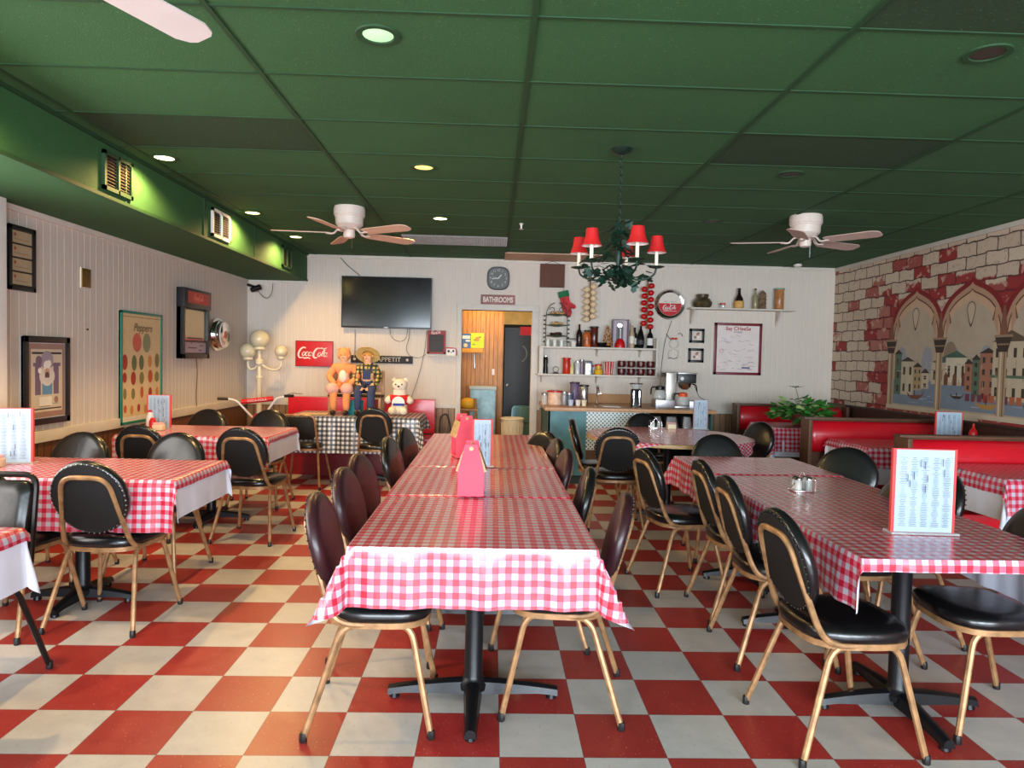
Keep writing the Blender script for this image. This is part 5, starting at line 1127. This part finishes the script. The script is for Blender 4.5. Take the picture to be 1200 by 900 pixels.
r = item('candle_cup', 'small pale cup on a wire ring beside the plate stand', 'cup', 672, [(.03, .0), (.04, .07), (.037, .07), (.028, .006), (0, .006)], WHITE, Y=8.86)
tube_ = B(); tube(tube_, [(.08*cos(a), .05*sin(a), .10) for a in [2*PI*k/16 for k in range(16)]], .004, 5, closed=True); finish('wire_ring', tube_, CAB, r)
# oven mitt
x, z = atY(660, 342, 8.93); r = thing('oven_mitt', 'red and green patterned Christmas oven mitt hanging above the plate stand', 'oven mitt', (x, 8.94, z))
mt = mat('mitt_print', (186, 48, 52), .8, var=.6, vs=26); out = [(-.055, -.05), (.055, -.05), (.062, -.15), (.115, -.20), (.12, -.235), (.09, -.245), (.055, -.22), (.05, -.29), (.02, -.335), (-.02, -.335), (-.05, -.28), (-.06, -.16)]
R_ = Matrix.Rotation(math.radians(-14), 4, 'Y'); bm = B(); A = [bm.verts.new(R_ @ Vector((p, -.02, q))) for p, q in out]; C = [bm.verts.new(R_ @ Vector((p, .02, q))) for p, q in out]; bm.faces.new(A); bm.faces.new(C[::-1])
for i in range(len(out)): j = (i+1) % len(out); bm.faces.new((A[i], C[i], C[j], A[j]))
finish('glove', bm, mt, r); bm = B(); box(bm, (R_ @ Vector((0, 0, -.03))), (.135, .05, .08), ry=math.radians(-14), bev=.01); finish('cuff', bm, mat('green_cuff', (24, 100, 62), .8, var=.3), r); finish('loop', tube(B(), [(0, 0, 0), (.005, 0, .045)], .004, 5), RED, r)
def braid(px, py0, py1, mt_, rad, n, label, name, dx=.035, tail=None):
    x, z1 = atY(px, py0, 8.9); z0 = atY(px, py1, 8.9)[1]; r = thing(name, label, 'braid', (x, 8.9, 0)); finish('cord', tube(B(), [(0, .02, z1+.09), (0, .01, z1), (0, .01, z0)], .010, 6), TWINE, r)
    finish('cord_top', ball(B(), (0, .01, z1+.085), (.035, .02, .02), 8), TWINE, r)
    for k in range(n):
        t = (k+.5)/n; s = (-1)**k; zz = z1+(z0-z1)*t; g = B(); ball(g, (s*dx, -.01+.01*(k % 3), zz), (rad*1.05, rad, rad*.92), 12)
        if name == 'garlic_braid': lathe(g, [(.012, 0), (.006, .03)], 8, (s*(dx+rad*.8), -.01, zz-.01), M=Matrix.Rotation(s*1.2, 4, 'Y'))
        finish('garlic_bulb' if name == 'garlic_braid' else 'tomato', g, mt_, r)
    return r
braid(692, 334, 376, GARLIC, .042, 12, 'braid of cream garlic bulbs hanging above the upper shelf', 'garlic_braid', .042)
braid(759.5, 333, 385, TOMATO, .040, 13, 'string of red tomatoes hanging beside the round clock', 'tomato_string', .044)
# lower shelf
def low(name, label, cat, px, prof, m, cap=None, **k): return item(name, label, cat, px, prof, m, cap, up=False, **k)
low('pepper_mill', 'dark pepper mill with steel top at the left of the lower shelf', 'pepper mill', 640, [(.030, 0), (.03, .07), (.022, .11), (.030, .14), (.028, .20), (.012, .22)], BLK, CHROME)
r = thing('bell', 'small ring-shaped stand on the lower shelf', 'ornament', (spx(652), YS, sz2)); finish('ring', tube(B(), [(.036*cos(a), 0, .055+.036*sin(a)) for a in [2*PI*k/18 for k in range(18)]], .004, 6, closed=True), CAB, r); finish('base', lathe(B(), [(.04, 0), (.035, .014), (0, .018)], 12), BLK, r)
low('canister', 'tall red canister on the lower shelf', 'canister', 664.5, canp(.048, .20), mat('red_orange_can', (196, 44, 22), .3), RED)
low('bottle', 'small cream bottle beside the red canister', 'bottle', 671, [(.025, 0), (.026, .08), (.012, .11), (.012, .14)], mat('cream_bottle', (222, 206, 140), .4), Y=8.86)
low('sugar_shaker', 'glass sugar shaker with white contents on the lower shelf', 'shaker', 677.5, [(.032, 0), (.034, .13), (.02, .16)], mat('frosted_shaker', (206, 206, 206), .25), CHROME)
low('spice_jar', 'slim purple-edged jar on the lower shelf', 'jar', 682.5, canp(.02, .18), mat('purple_glass', (140, 120, 136), .3), STEEL)
r = thing('napkin_dispenser', 'grey steel napkin dispenser on the lower shelf', 'napkin dispenser', (spx(689.5), 8.88, sz2)); finish('case', stack(B(), rrect(.10, .12, .02), [(1, 0), (1, .165), (.9, .175)]), mat('grey_steel', (160, 166, 176), .3, .6), r); finish('face_plate', bx(-.035, .035, -.063, -.059, .03, .145, bev=.004), STEEL, r)
low('jar', 'small jar with red lid behind the yellow pot', 'jar', 697, canp(.03, .11), GLASS, RED, Y=8.94)
low('jar', 'yellow pot with a clear jar and red cap on it', 'jar', 702, [(.05, 0), (.055, .01), (.055, .06), (.035, .07), (.033, .125)], mat('yellow_pot', (222, 168, 30), .4), RED)
r = low('snack_tin', 'red and white striped popcorn tin on the lower shelf', 'tin', 714, [(.055, 0), (.075, .17)], mat('red_white_tin', (196, 40, 46), .4, var=.15), None)
bm = B()
for k in range(12):
    a = 2*PI*k/12; tube(bm, [(.0575*cos(a), .0575*sin(a), .01), (.0755*cos(a), .0755*sin(a), .165)], .005, 4)
finish('white_stripes', bm, WHITE, r)
finish('mug_rack', bx(spx(724), spx(770), 8.80, 8.99, sz2+.092, sz2+.100), TRIM, label='thin white riser board between the two rows of red mugs', cat='shelf')
MUGM = mat('dark_red_glaze', (74, 18, 18), .25, var=.5, vs=25)
mug = None
for row in range(2):
    for k in range(4):
        x = spx(729+k*11.3); z = sz2+(.101 if row else .001); lab = '%s dark red mug from the left in the %s row of the lower shelf' % (['first', 'second', 'third', 'fourth'][k], ['bottom', 'top'][row])
        if not mug:
            mug = thing('mug', lab, 'mug', (x, 8.88, z), 0, 'dark red mugs'); finish('body', lathe(B(), [(.036, 0), (.048, .01), (.052, .04), (.048, .085), (.044, .085), (.046, .04), (.04, .012), (0, .012)], 18), MUGM, mug)
            finish('handle', tube(B(), fillet([(.045, -.01, .07), (.075, -.01, .065), (.072, -.01, .025), (.046, -.01, .02)], .02), .005, 6), MUGM, mug)
            finish('painted_glint', ball(B(), (0, -.05, .05), (.010, .004, .013), 8), mat('mug_glint', (160, 110, 96), .4), mug)  # pale raised spot imitates a glint on the glaze
        else: dup(mug, (x, 8.88, z), 0, lab)
# round clock with red lower half
x, z = atY(785.5, 356.5, 8.94); r = thing('wall_clock', 'round chrome-rimmed thermometer clock with a red lower half', 'clock', (x, 8.96, z))
finish('rim', lathe(B(), [(.195, -.03), (.198, .0), (.18, .022), (.15, .012), (.15, -.03)], 40, M=RX90), CHROME, r)
half = [(.15*cos(a), .15*sin(a)) for a in [math.radians(180+6*k) for k in range(31)]]
half = [(p, min(q, .012)) for p, q in half]; half = [(-.148, .012)] + half[1:-1] + [(.148, .012)]
art('dial', [((216, 206, 192), circ(0, 0, .152, 40)), ((186, 24, 34), half), ((230, 206, 200), rect(-.09, -.092, .09, -.087))], (0, -.013, 0), (1, 0, 0), (0, 0, 1), r)
script_logo('lettering', WHITE, r, (0, -.0155, -.045), (0, 0, 0), .19, 1.25); text('caption', 'ICE COLD', .024, pm((130, 110, 100)), r, (0, -.0145, .032), ROT, .0004, sx=1.5)
bm = B(); stroke(bm, [(.005, -.02), (-.015, .075)], .007, (0, -.0190, 0), .001); finish('pointer', bm, WHITE, r)
# wire snowman
x, z = atY(790, 403, 8.96); r = thing('wire_snowman', 'faint white wire snowman with a red bow tie on the wall', 'ornament', (x, 8.975, z)); bm = B()
for cz, R_ in ((.0, .06), (-.13, .068)): tube(bm, [(R_*cos(a), 0, cz+R_*.9*sin(a)) for a in [2*PI*k/22 for k in range(22)]], .004, 5, closed=True)
finish('rings', bm, mat('pale_wire', (186, 186, 178), .4), r); bm = B(); tube(bm, fillet([(-.04, 0, .05), (-.08, 0, .10), (-.105, 0, .13)], .03), .004, 5); tube(bm, fillet([(.05, 0, .13), (.09, 0, .145), (.115, 0, .10)], .03), .004, 5); tube(bm, fillet([(-.07, 0, -.19), (-.03, 0, -.185), (0, 0, -.195), (.05, 0, -.185)], .02), .005, 5); finish('twig_arms', bm, mat('dark_wire', (84, 70, 60), .6), r)
bm = B(); ball(bm, (-.022, -.006, .07), (.024, .006, .014), 8); ball(bm, (.022, -.006, .07), (.024, .006, .014), 8); finish('bow_tie', bm, RED, r)
for (a, b, c, d_), lab in (((808, 385, 825, 402), 'small black framed picture, upper of the two beside the snowman'), ((806.5, 408, 824, 425), 'small black framed picture, lower of the two beside the snowman')):
    r, w, h, y = panel('picture_frame', lab, 'picture', a, b, c, d_, PAPER, .018, fr=BLK, frw=.034, group='small black frames')
    art('print', [((214, 196, 184), rect(-w+.03, -h+.03, w-.03, h-.03)), ((176, 120, 110), circ(.01, .02, .02, 10)), ((120, 116, 110), circ(-.02, -.02, .018, 10)), ((232, 222, 210), circ(.018, -.018, .016, 10)), ((70, 80, 60), rect(.01, .028, .035, .042))], (0, y-.001, 0), (1, 0, 0), (0, 0, 1), r)
r, w, h, y = panel('framed_poster', 'dark red framed Say Cheese poster covered in signatures', 'poster', 837.5, 378, 891, 440, PAPER, .02, fr=mat('oxblood_frame', (112, 22, 34), .35, coat=.3), frw=.035)
pl_ = [((222, 208, 202), rect(-w+.03, -h+.03, w-.03, h-.03))]; rd = random.Random(9)
for k in range(46):
    xx = rd.uniform(-w+.05, w-.12); zz = rd.uniform(-h+.05, h-.14); l = rd.uniform(.03, .09); s = rd.uniform(-.02, .02); c = rd.choice(((170, 140, 150), (140, 140, 170), (180, 150, 150), (120, 110, 130))); pl_.append((c, [(xx, zz), (xx+l, zz+s), (xx+l, zz+s+.004), (xx, zz+.005)]))
pl_ += [((190, 120, 120), circ(-w+.10, -.03, .026, 12)), ((222, 208, 202), circ(-w+.10, -.03, .020, 12)), ((96, 84, 130), rect(.06, -h+.085, .17, -h+.105))]
art('signatures', pl_, (0, y-.001, 0), (1, 0, 0), (0, 0, 1), r, step=.0003)
text('heading', 'Say CHeeSe', .068, pm((168, 30, 40)), r, (0, y-.005, h-.075), ROT, .0008, bold=.001); text('subheading', 'in Italian', .034, pm((60, 50, 60)), r, (0, y-.005, h-.118), ROT, .0005)
# right hand shelf
rx0, rz0 = atY(808, 361, 8.88); rx1 = atY(930, 363, 8.88)[0]; rz0 = atY(870, 362, 8.88)[1]
r = thing('wall_shelf', 'single white wall shelf with bottles, right of the round clock', 'shelf', ((rx0+rx1)/2, YB, rz0)); W = (rx1-rx0)/2
finish('board', bx(-W, W, -.2, 0, -.018, 0, bev=.003), TRIM, r)
for x in (-W+.05, W-.18):
    bm = B(); V_ = [(x-.01, 0, -.018), (x-.01, -.17, -.018), (x-.01, 0, -.21)]; A = [bm.verts.new(v) for v in V_]; C = [bm.verts.new((v[0]+.02, v[1], v[2])) for v in V_]; bm.faces.new(A); bm.faces.new(C[::-1])
    for i in range(3): bm.faces.new((A[i], C[i], C[(i+1) % 3], A[(i+1) % 3]))
    finish('bracket', bm, mat('bracket_paint', (196, 184, 172), .5, var=.2), r)
def rs(name, label, cat, px, prof, m, cap=None, lab=None, Y=8.9): return bottle(name, label, (atY(px, 355, Y)[0], Y, rz0+.001), prof, m, cap, cat, 'bottles and jars on the right wall shelf', lab=lab)
rs('glass_jug', 'squat round amber glass jug at the left end of the right shelf', 'jug', 823, [(.09, 0), (.12, .03), (.128, .07), (.10, .115), (.075, .13), (.082, .175), (.07, .175)], mat('amber_glass', (74, 64, 44), .15, var=.5, vs=20))
rs('jar', 'tiny clear jar with red lid on the right shelf', 'jar', 847, canp(.032, .06), GLASS, RED)
r = rs('wine_flask', 'straw-wrapped dark wine flask on the right shelf', 'bottle', 866, [(.03, .0), (.055, .1), (.05, .13), (.02, .19), (.016, .26)], mat('dark_bottle', (34, 20, 16), .2), BLK, lab=None)
finish('straw_basket', lathe(B(), [(.05, 0), (.062, .02), (.064, .095), (.058, .10), (.03, .10)], 18), mat('woven_straw', (206, 158, 92), .8, var=.3, vs=80), r)
rs('bottle', 'slim pale green oil bottle on the right shelf', 'bottle', 885, WINE(.032, .26), mat('pale_green_glass', (150, 140, 100), .15), BLK)
r = rs('swirl_bottle', 'ribbed spiral glass decanter on the right shelf', 'bottle', 893.5, [(.035, 0), (.045, .01), (.05, .04), (.04, .05), (.052, .08), (.042, .095), (.052, .125), (.042, .14), (.05, .17), (.04, .185), (.046, .205), (.028, .225), (.012, .245)], mat('smoky_glass', (120, 96, 74), .15, var=.5, vs=20))
rs('pasta_jar', 'tall glass jar of amber spaghetti at the right end of the right shelf', 'jar', 913, canp(.058, .27), mat('amber_pasta', (170, 112, 66), .25, var=.3, vs=30), mat('teal_glass_lid', (110, 150, 132), .2))

# ------------------------------------------------------------------ left wall pictures
def lwall(px, py): return atX(px, py, XL+.02)
def lframe(name, label, cat, pts, fm, frw, d=.03, back=PAPER):
    ys = [lwall(*p)[0] for p in pts]; zs = [lwall(*p)[1] for p in pts]; y0, y1 = ys[0], ys[1]; z1, z0 = zs[0], zs[1]
    r = thing(name, label, cat, (XL, (y0+y1)/2, (z0+z1)/2)); w, h = abs(y1-y0)/2, abs(z1-z0)/2
    finish('board', bx(.002, d*.6, -w, w, -h, h), back, r); bm = B()
    for a in ((-w, w, h-frw, h), (-w, w, -h, -h+frw), (-w, -w+frw, -h, h), (w-frw, w, -h, h)): bx(.002, d, a[0], a[1], a[2], a[3], bm, .003)
    finish('frame', bm, fm, r); return r, w, h, d*.6+.0005
# picture plane on the left wall: facing +X; right-hand direction for the viewer is +Y
def lart(name, polys, x, r, **k): return art(name, polys, (x, 0, 0), (0, 1, 0), (0, 0, 1), r, **k)
r, w, h, x = lframe('picture_frame', 'black frame with four stacked cream panels high on the left wall', 'picture', ((9, 261), (41, 343)), BLK, .03)
pl_ = []
for k in range(4):
    z0_ = -h+.03+(2*h-.06)*k/4; pl_ += [((168, 148, 116), rect(-w+.035, z0_+.008, w-.03, z0_+(2*h-.06)/4-.004)), ((150, 70, 56), circ(-w+.07, z0_+(2*h-.06)/4-.03, .012, 8)), ((146, 122, 96), rect(-w+.06, z0_+.03, w-.06, z0_+.036))]
lart('panels', [((40, 32, 28), rect(-w, -h, w, h))]+pl_, x, r)
ca = (27, 393); z1 = lwall(27, 393)[1]; r, w, h, x = lframe('picture_frame', 'black framed picture of a bearded cook before a purple arch, left wall', 'picture', ((27, 393), (81, 493)), mat('black_frame_gloss', (24, 24, 28), .3), .045)
W_, H_ = w-.05, h-.05
lart('chef_print', [((150, 118, 104), rect(-W_, -H_, W_, H_)), ((200, 184, 160), rect(-W_+.03, -H_+.04, W_-.03, H_-.04)), ((50, 44, 48), rect(-W_+.04, H_-.075, W_-.04, H_-.06)), ((50, 44, 48), rect(-W_+.04, -H_+.055, W_-.04, -H_+.065)),
     ((112, 92, 112), rect(-.13, -.10, -.07, .10)), ((112, 92, 112), rect(.07, -.10, .13, .10)), ((112, 92, 112), rect(-.15, .10, .15, .125)), ((150, 140, 150), circ(.0, .14, .07, 16)), ((112, 92, 112), circ(-.09, .14, .035, 12)),
     ((206, 196, 184), circ(-.0, .03, .085, 16, .07)), ((226, 220, 206), circ(-.005, .105, .035, 14)), ((226, 220, 206), circ(.02, .12, .025, 12)), ((190, 150, 130), circ(0, .06, .028, 12)), ((90, 70, 70), circ(0, .035, .026, 10)), ((226, 220, 206), circ(-.08, .07, .02, 10)), ((92, 140, 168), rect(-.055, -.10, .055, -.02)), ((206, 196, 184), circ(0, -.01, .05, 12, .03)), ((222, 214, 196), rect(-.085, -.18, .05, -.115)), ((120, 104, 110), rect(-.085, -.185, .03, -.18)), ((150, 110, 100), circ(.10, -.14, .025, 10)), ((120, 140, 120), rect(.06, -.17, .13, -.165))], x, r)
r, w, h, x = lframe('framed_poster', 'green framed poster with rows of red and green peppers, left wall', 'poster', ((141, 363), (189, 490)), mat('green_frame', (22, 116, 96), .35), .022, back=mat('aged_paper', (206, 182, 136), .7))
pl_ = [((206, 182, 136), rect(-w+.02, -h+.02, w-.02, h-.02))]; rd = random.Random(5); cols = [(160, 52, 40), (182, 86, 44), (120, 118, 70), (190, 130, 70), (170, 60, 46), (96, 104, 68)]
pl_ += [((196, 96, 80), circ(-.085, h-.27, .078, 14, .085)), ((132, 138, 100), circ(.085, h-.27, .072, 14, .088))]
for row, (n, s) in enumerate(((5, .048), (5, .042), (5, .036), (6, .03), (6, .028))):
    for k in range(n): pl_.append((rd.choice(cols), circ(-w+.08+(2*w-.16)*k/(n-1)+rd.uniform(-.01, .01), h-.44-.14*row+rd.uniform(-.012, .012), s*rd.uniform(.8, 1.05), 12, s*rd.uniform(1.1, 1.5))))
pl_.append(((110, 90, 60), rect(-w+.03, h-.05, w-.03, h-.045)))
lart('pepper_chart', pl_, x, r); text('title', 'Peppers', .10, pm((110, 84, 54)), r, (x+.008, 0, h-.14), (PI/2, 0, PI/2), .0005, shear=.4)
# dark mirror with red header
r, w, h, x = lframe('wall_mirror', 'black framed mirror with a red header panel on the left wall', 'mirror', ((209, 336), (240, 420)), BLK, .05, .07, back=BLK)
finish('side_case', bx(.0, .085, -w-.004, w+.004, -h*.0+h*.45, h, bev=.006), BLK, r); finish('header_panel', bx(.085, .089, -w+.08, w-.05, h*.58, h*.92), mat('red_header', (178, 62, 46), .5, var=.2), r)
lg = script_logo('lettering', pm((214, 110, 90)), r, (.0895, 0.01, h*.75), (0, 0, PI/2), .24, 1.1)
finish('mirror_glass', bx(.045, .05, -w+.06, w-.03, -h+.06, h*.40), mat('old_mirror', (150, 140, 116), .12, .85, var=.05), r); lart('lower_print', [((170, 150, 160), rect(-w+.06, -h+.06, w-.03, -.18)), ((96, 50, 48), rect(-w+.06, -.19, w-.03, -.17))] + [((90, 76, 74), rect(rd.uniform(-w+.08, w-.12), q, rd.uniform(-w+.12, w-.06), q+.012)) for q in [-h+.08+.025*k for k in range(6)]], .0505, r)
# round neon clock
y_, z_ = lwall(252, 392); r = thing('wall_clock', 'round chrome-ringed red clock standing off the left wall near the corner', 'clock', (XL, y_, z_)); MY = RY90
finish('case', lathe(B(), [(.15, 0), (.19, .02), (.19, .05), (.16, .06), (.17, .09), (.15, .10), (.155, .125), (.13, .14)], 36, M=MY), CHROME, r); finish('face', lathe(B(), [(.132, .138), (0, .141)], 30, M=MY), mat('red_clock_face', (176, 66, 50), .4, var=.25, vs=12), r); finish('neon_ring', tube(B(), [(.13, .145*cos(a), .145*sin(a)) for a in [2*PI*k/32 for k in range(32)]], .007, 6, closed=True), WHITE, r)
y_, z_ = lwall(103, 326); y0_, y1_ = lwall(98, 326)[0], lwall(108, 326)[0]; r = thing('wall_plate', 'small brass blank plate on the left wall below the soffit', 'wall plate', (XL, y_, z_)); finish('plate', bx(.0, .012, (y0_-y1_)/2, (y1_-y0_)/2, -.072, .072, bev=.004), mat('brass_plate', (120, 92, 36), .3, .8), r); finish('edge', bx(.0, .008, (y0_-y1_)/2-.012, (y0_-y1_)/2, -.078, .078), CREAM, r)
y_, z_ = lwall(105, 386); finish('nail', ball(B(), (XL+.004, y_, z_), .008, 8), BLK, label='dark nail head in the left wall between picture and poster', cat='nail')

# ------------------------------------------------------------------ painted mural on the right wall
XM = XR-.003; polys = []
def MW(px, py): Y, z = atX(px, py, XM); return (-Y, z)      # u runs along -Y so it reads left to right from inside the room
def poly(c, pts): polys.append((c, [MW(*p) for p in pts]))
def ru(c, u0, z0, u1, z1): polys.append((c, rect(u0, z0, u1, z1)))
ycols = [7.64, 6.80, 5.94, 5.08, 4.22, 3.36]; zb, zs, zt = 1.02, 1.72, 2.235
def ogee(yl, yr, inset, zt_, n=9):
    """pointed double-curved arch outline from springing to springing"""
    ul, ur = -yl+inset, -yr-inset; um = (ul+ur)/2; W = (ur-ul)/2; F = [(1, 0), (1, .12), (.975, .25), (.93, .38), (.86, .51), (.76, .63), (.64, .73), (.50, .81), (.35, .875), (.22, .92), (.12, .955), (.05, .985), (0, 1.03)]
    out = [(um-W*a_, zs+(zt_-zs)*b_) for a_, b_ in F]
    return out + [(2*um-u, z) for u, z in out[-2::-1]]
for yl, yr in zip(ycols, ycols[1:]):
    o = ogee(yl, yr, -.06, zt+.05); polys.append(((128, 36, 36), o+[(-yr+.06, zs-.0), (-yl-.06, zs)]))
for yl, yr in zip(ycols, ycols[1:]):
    polys.append(((176, 138, 110), [(-yl+.0, zb)]+ogee(yl, yr, 0, zt)+[(-yr, zb)]))
    polys.append(((96, 60, 46), [(-yl+.032, zb)]+ogee(yl, yr, .032, zt-.055)+[(-yr-.032, zb)]))
    polys.append(((196, 160, 130), [(-yl+.045, zb)]+ogee(yl, yr, .045, zt-.07)+[(-yr-.045, zb)]))
    polys.append(((178, 160, 138), [(-yl+.085, zb)]+ogee(yl, yr, .085, zt-.15)+[(-yr-.085, zb)]))
    um = -(yl+yr)/2; hw = (yl-yr)/2-.085
    for sg in (-1, 1): polys.append(((176, 138, 110), [(um+sg*hw*1.02, zs+.02), (um+sg*hw*1.02, zs+.30), (um+sg*hw*.90, zs+.27), (um+sg*hw*.80, zs+.16), (um+sg*hw*.86, zs+.15), (um+sg*hw*.93, zs+.10)])); polys.append(((110, 78, 60), [(um+sg*hw*.86, zs+.15), (um+sg*hw*.80, zs+.16), (um+sg*hw*.89, zs+.26), (um+sg*hw*.91, zs+.25)]))
    polys.append(((96, 70, 56), [(um+.060*cos(a)*(1 if sin(a) > 0 else .5+.5*(1+sin(a))), zt-.24+(.075 if sin(a) > 0 else .17)*sin(a)) for a in [2*PI*k/20 for k in range(20)]]))
    polys.append(((192, 170, 146), [(um+.050*cos(a)*(1 if sin(a) > 0 else .5+.5*(1+sin(a))), zt-.24+(.065 if sin(a) > 0 else .14)*sin(a)) for a in [2*PI*k/20 for k in range(20)]]))
    for s in (-1, 1): polys.append(((150, 148, 150), circ(um+s*.22, 1.50, .09, 12, .16)))
u0m, u1m = -7.58, -3.42
SKY, CREAM_, OCH, TER, GRN, DRK, WAT = (178, 160, 138), (190, 172, 144), (170, 146, 104), (160, 108, 84), (88, 106, 84), (66, 52, 46), (120, 130, 142)
ru(WAT, u0m, 1.035, u1m, 1.30)
for k in range(26): uu = random.uniform(u0m+.05, u1m-.3); zz = random.uniform(1.05, 1.26); ru(random.choice(((150, 160, 168), (96, 108, 124), (176, 178, 176))), uu, zz, uu+random.uniform(.08, .25), zz+.006)
def house(u, wd, z0, hgt, c, roof, nx, nz, rc=DRK, gable=.05, dome=False):
    ru(c, u, z0, u+wd, z0+hgt); polys.append((rc, [(u-.015, z0+hgt), (u+wd+.015, z0+hgt), (u+wd/2, z0+hgt+gable)]))
    for i in range(nx):
        for j in range(nz): a, b = u+wd*(i+.5)/nx, z0+hgt*(j+.45)/nz; ru(DRK, a-wd/nx*.17, b-hgt/nz*.25, a+wd/nx*.17, b+hgt/nz*.22)
house(-7.56, .12, 1.14, .44, GRN, DRK, 1, 3); house(-7.44, .22, 1.14, .36, CREAM_, DRK, 2, 2); house(-7.22, .14, 1.20, .24, OCH, DRK, 2, 3); house(-7.08, .12, 1.22, .16, CREAM_, DRK, 1, 2)
polys.append(((140, 120, 100), circ(-6.64, 1.55, .10, 16, .15))); house(-6.92, .62, 1.27, .22, CREAM_, GRN, 6, 1, (70, 96, 80), .10); house(-6.70, .30, 1.30, .24, (206, 190, 164), GRN, 3, 1, (70, 96, 80), .07)
for k in range(3): polys.append(((110, 66, 54), [(-6.72+.13*k, 1.27), (-6.72+.13*k, 1.36), (-6.69+.13*k, 1.40), (-6.66+.13*k, 1.36), (-6.66+.13*k, 1.27)]))
house(-6.42, .10, 1.22, .26, TER, DRK, 1, 3); house(-6.32, .10, 1.18, .34, GRN, DRK, 1, 4); house(-6.22, .20, 1.14, .44, TER, DRK, 2, 4); house(-6.06, .42, 1.16, .52, CREAM_, DRK, 4, 3, (96, 78, 60), .10); ru(GRN, -6.08, 1.36, -5.58, 1.385)
for k in range(9): ru(random.choice(((150, 60, 50), (176, 96, 60), (110, 60, 70))), -6.40+.08*k, 1.13, -6.34+.08*k, 1.20)
house(-5.6, .30, 1.16, .34, (188, 166, 140), DRK, 3, 3); ru((84, 96, 76), -5.3, 1.2, -4.9, 1.4); house(-4.9, .5, 1.2, .4, CREAM_, DRK, 5, 3); house(-4.3, .35, 1.2, .3, TER, DRK, 3, 2); house(-3.9, .4, 1.18, .42, OCH, DRK, 4, 3)
def gondola(u, z, s, c=(70, 46, 40)): polys.append((c, [(u-.16*s, z+.055*s), (u-.13*s, z+.0), (u-.06*s, z-.03*s), (u+.07*s, z-.03*s), (u+.14*s, z+.01*s), (u+.18*s, z+.08*s), (u+.12*s, z+.02*s), (u-.10*s, z+.012*s)])); ru(DRK, u-.01, z+.01, u+.004, z+.07*s)
gondola(-7.18, 1.13, .9, (120, 70, 50)); gondola(-6.52, 1.16, .6); gondola(-6.12, 1.10, 1.0, (170, 130, 70)); gondola(-5.55, 1.10, .9, (96, 84, 90)); gondola(-4.9, 1.12, 1); gondola(-5.30, 1.14, .8, (130, 80, 60))
rs_ = random.Random(21)
for k in range(150):
    uu = rs_.uniform(u0m+.05, u1m-.1); zz = rs_.uniform(1.14, 1.52); c_ = rs_.choice(((96, 76, 62), (120, 96, 76), (206, 190, 164), (140, 112, 88)))
    if rs_.random() < .5: ru(c_, uu, zz, uu+.004, zz+rs_.uniform(.03, .10))
    else: ru(c_, uu, zz, uu+rs_.uniform(.03, .10), zz+.004)
for yl in ycols:
    u = -yl; ru((168, 142, 114), u-.050, zb-.02, u+.050, zs-.12); ru((206, 184, 152), u-.030, zb-.02, u-.012, zs-.12); ru((120, 90, 68), u+.014, zb-.02, u+.028, zs-.12)
    polys.append(((128, 84, 66), [(u-.05, zs), (u+.05, zs), (u+.012, zs+.28), (u-.012, zs+.28)]))
    polys.append(((66, 50, 42), [(u-.10, zs), (u+.10, zs), (u+.055, zs-.13), (u-.055, zs-.13)])); ru((150, 124, 98), u-.11, zs, u+.11, zs+.022); ru((140, 112, 86), u-.07, zs-.07, u+.07, zs-.055)
ru((196, 178, 150), u0m-.12, zb-.045, u1m+.12, zb+.0)
art('wall_mural', polys, (XM, 0, 0), (0, -1, 0), (0, 0, 1), step=.00001, lin=1, rough=.85, label='painted Venetian canal seen through pointed arches on the brick wall', cat='mural')
for p in (BCH, MCH, BCH2, LOW, SQ):
    pass
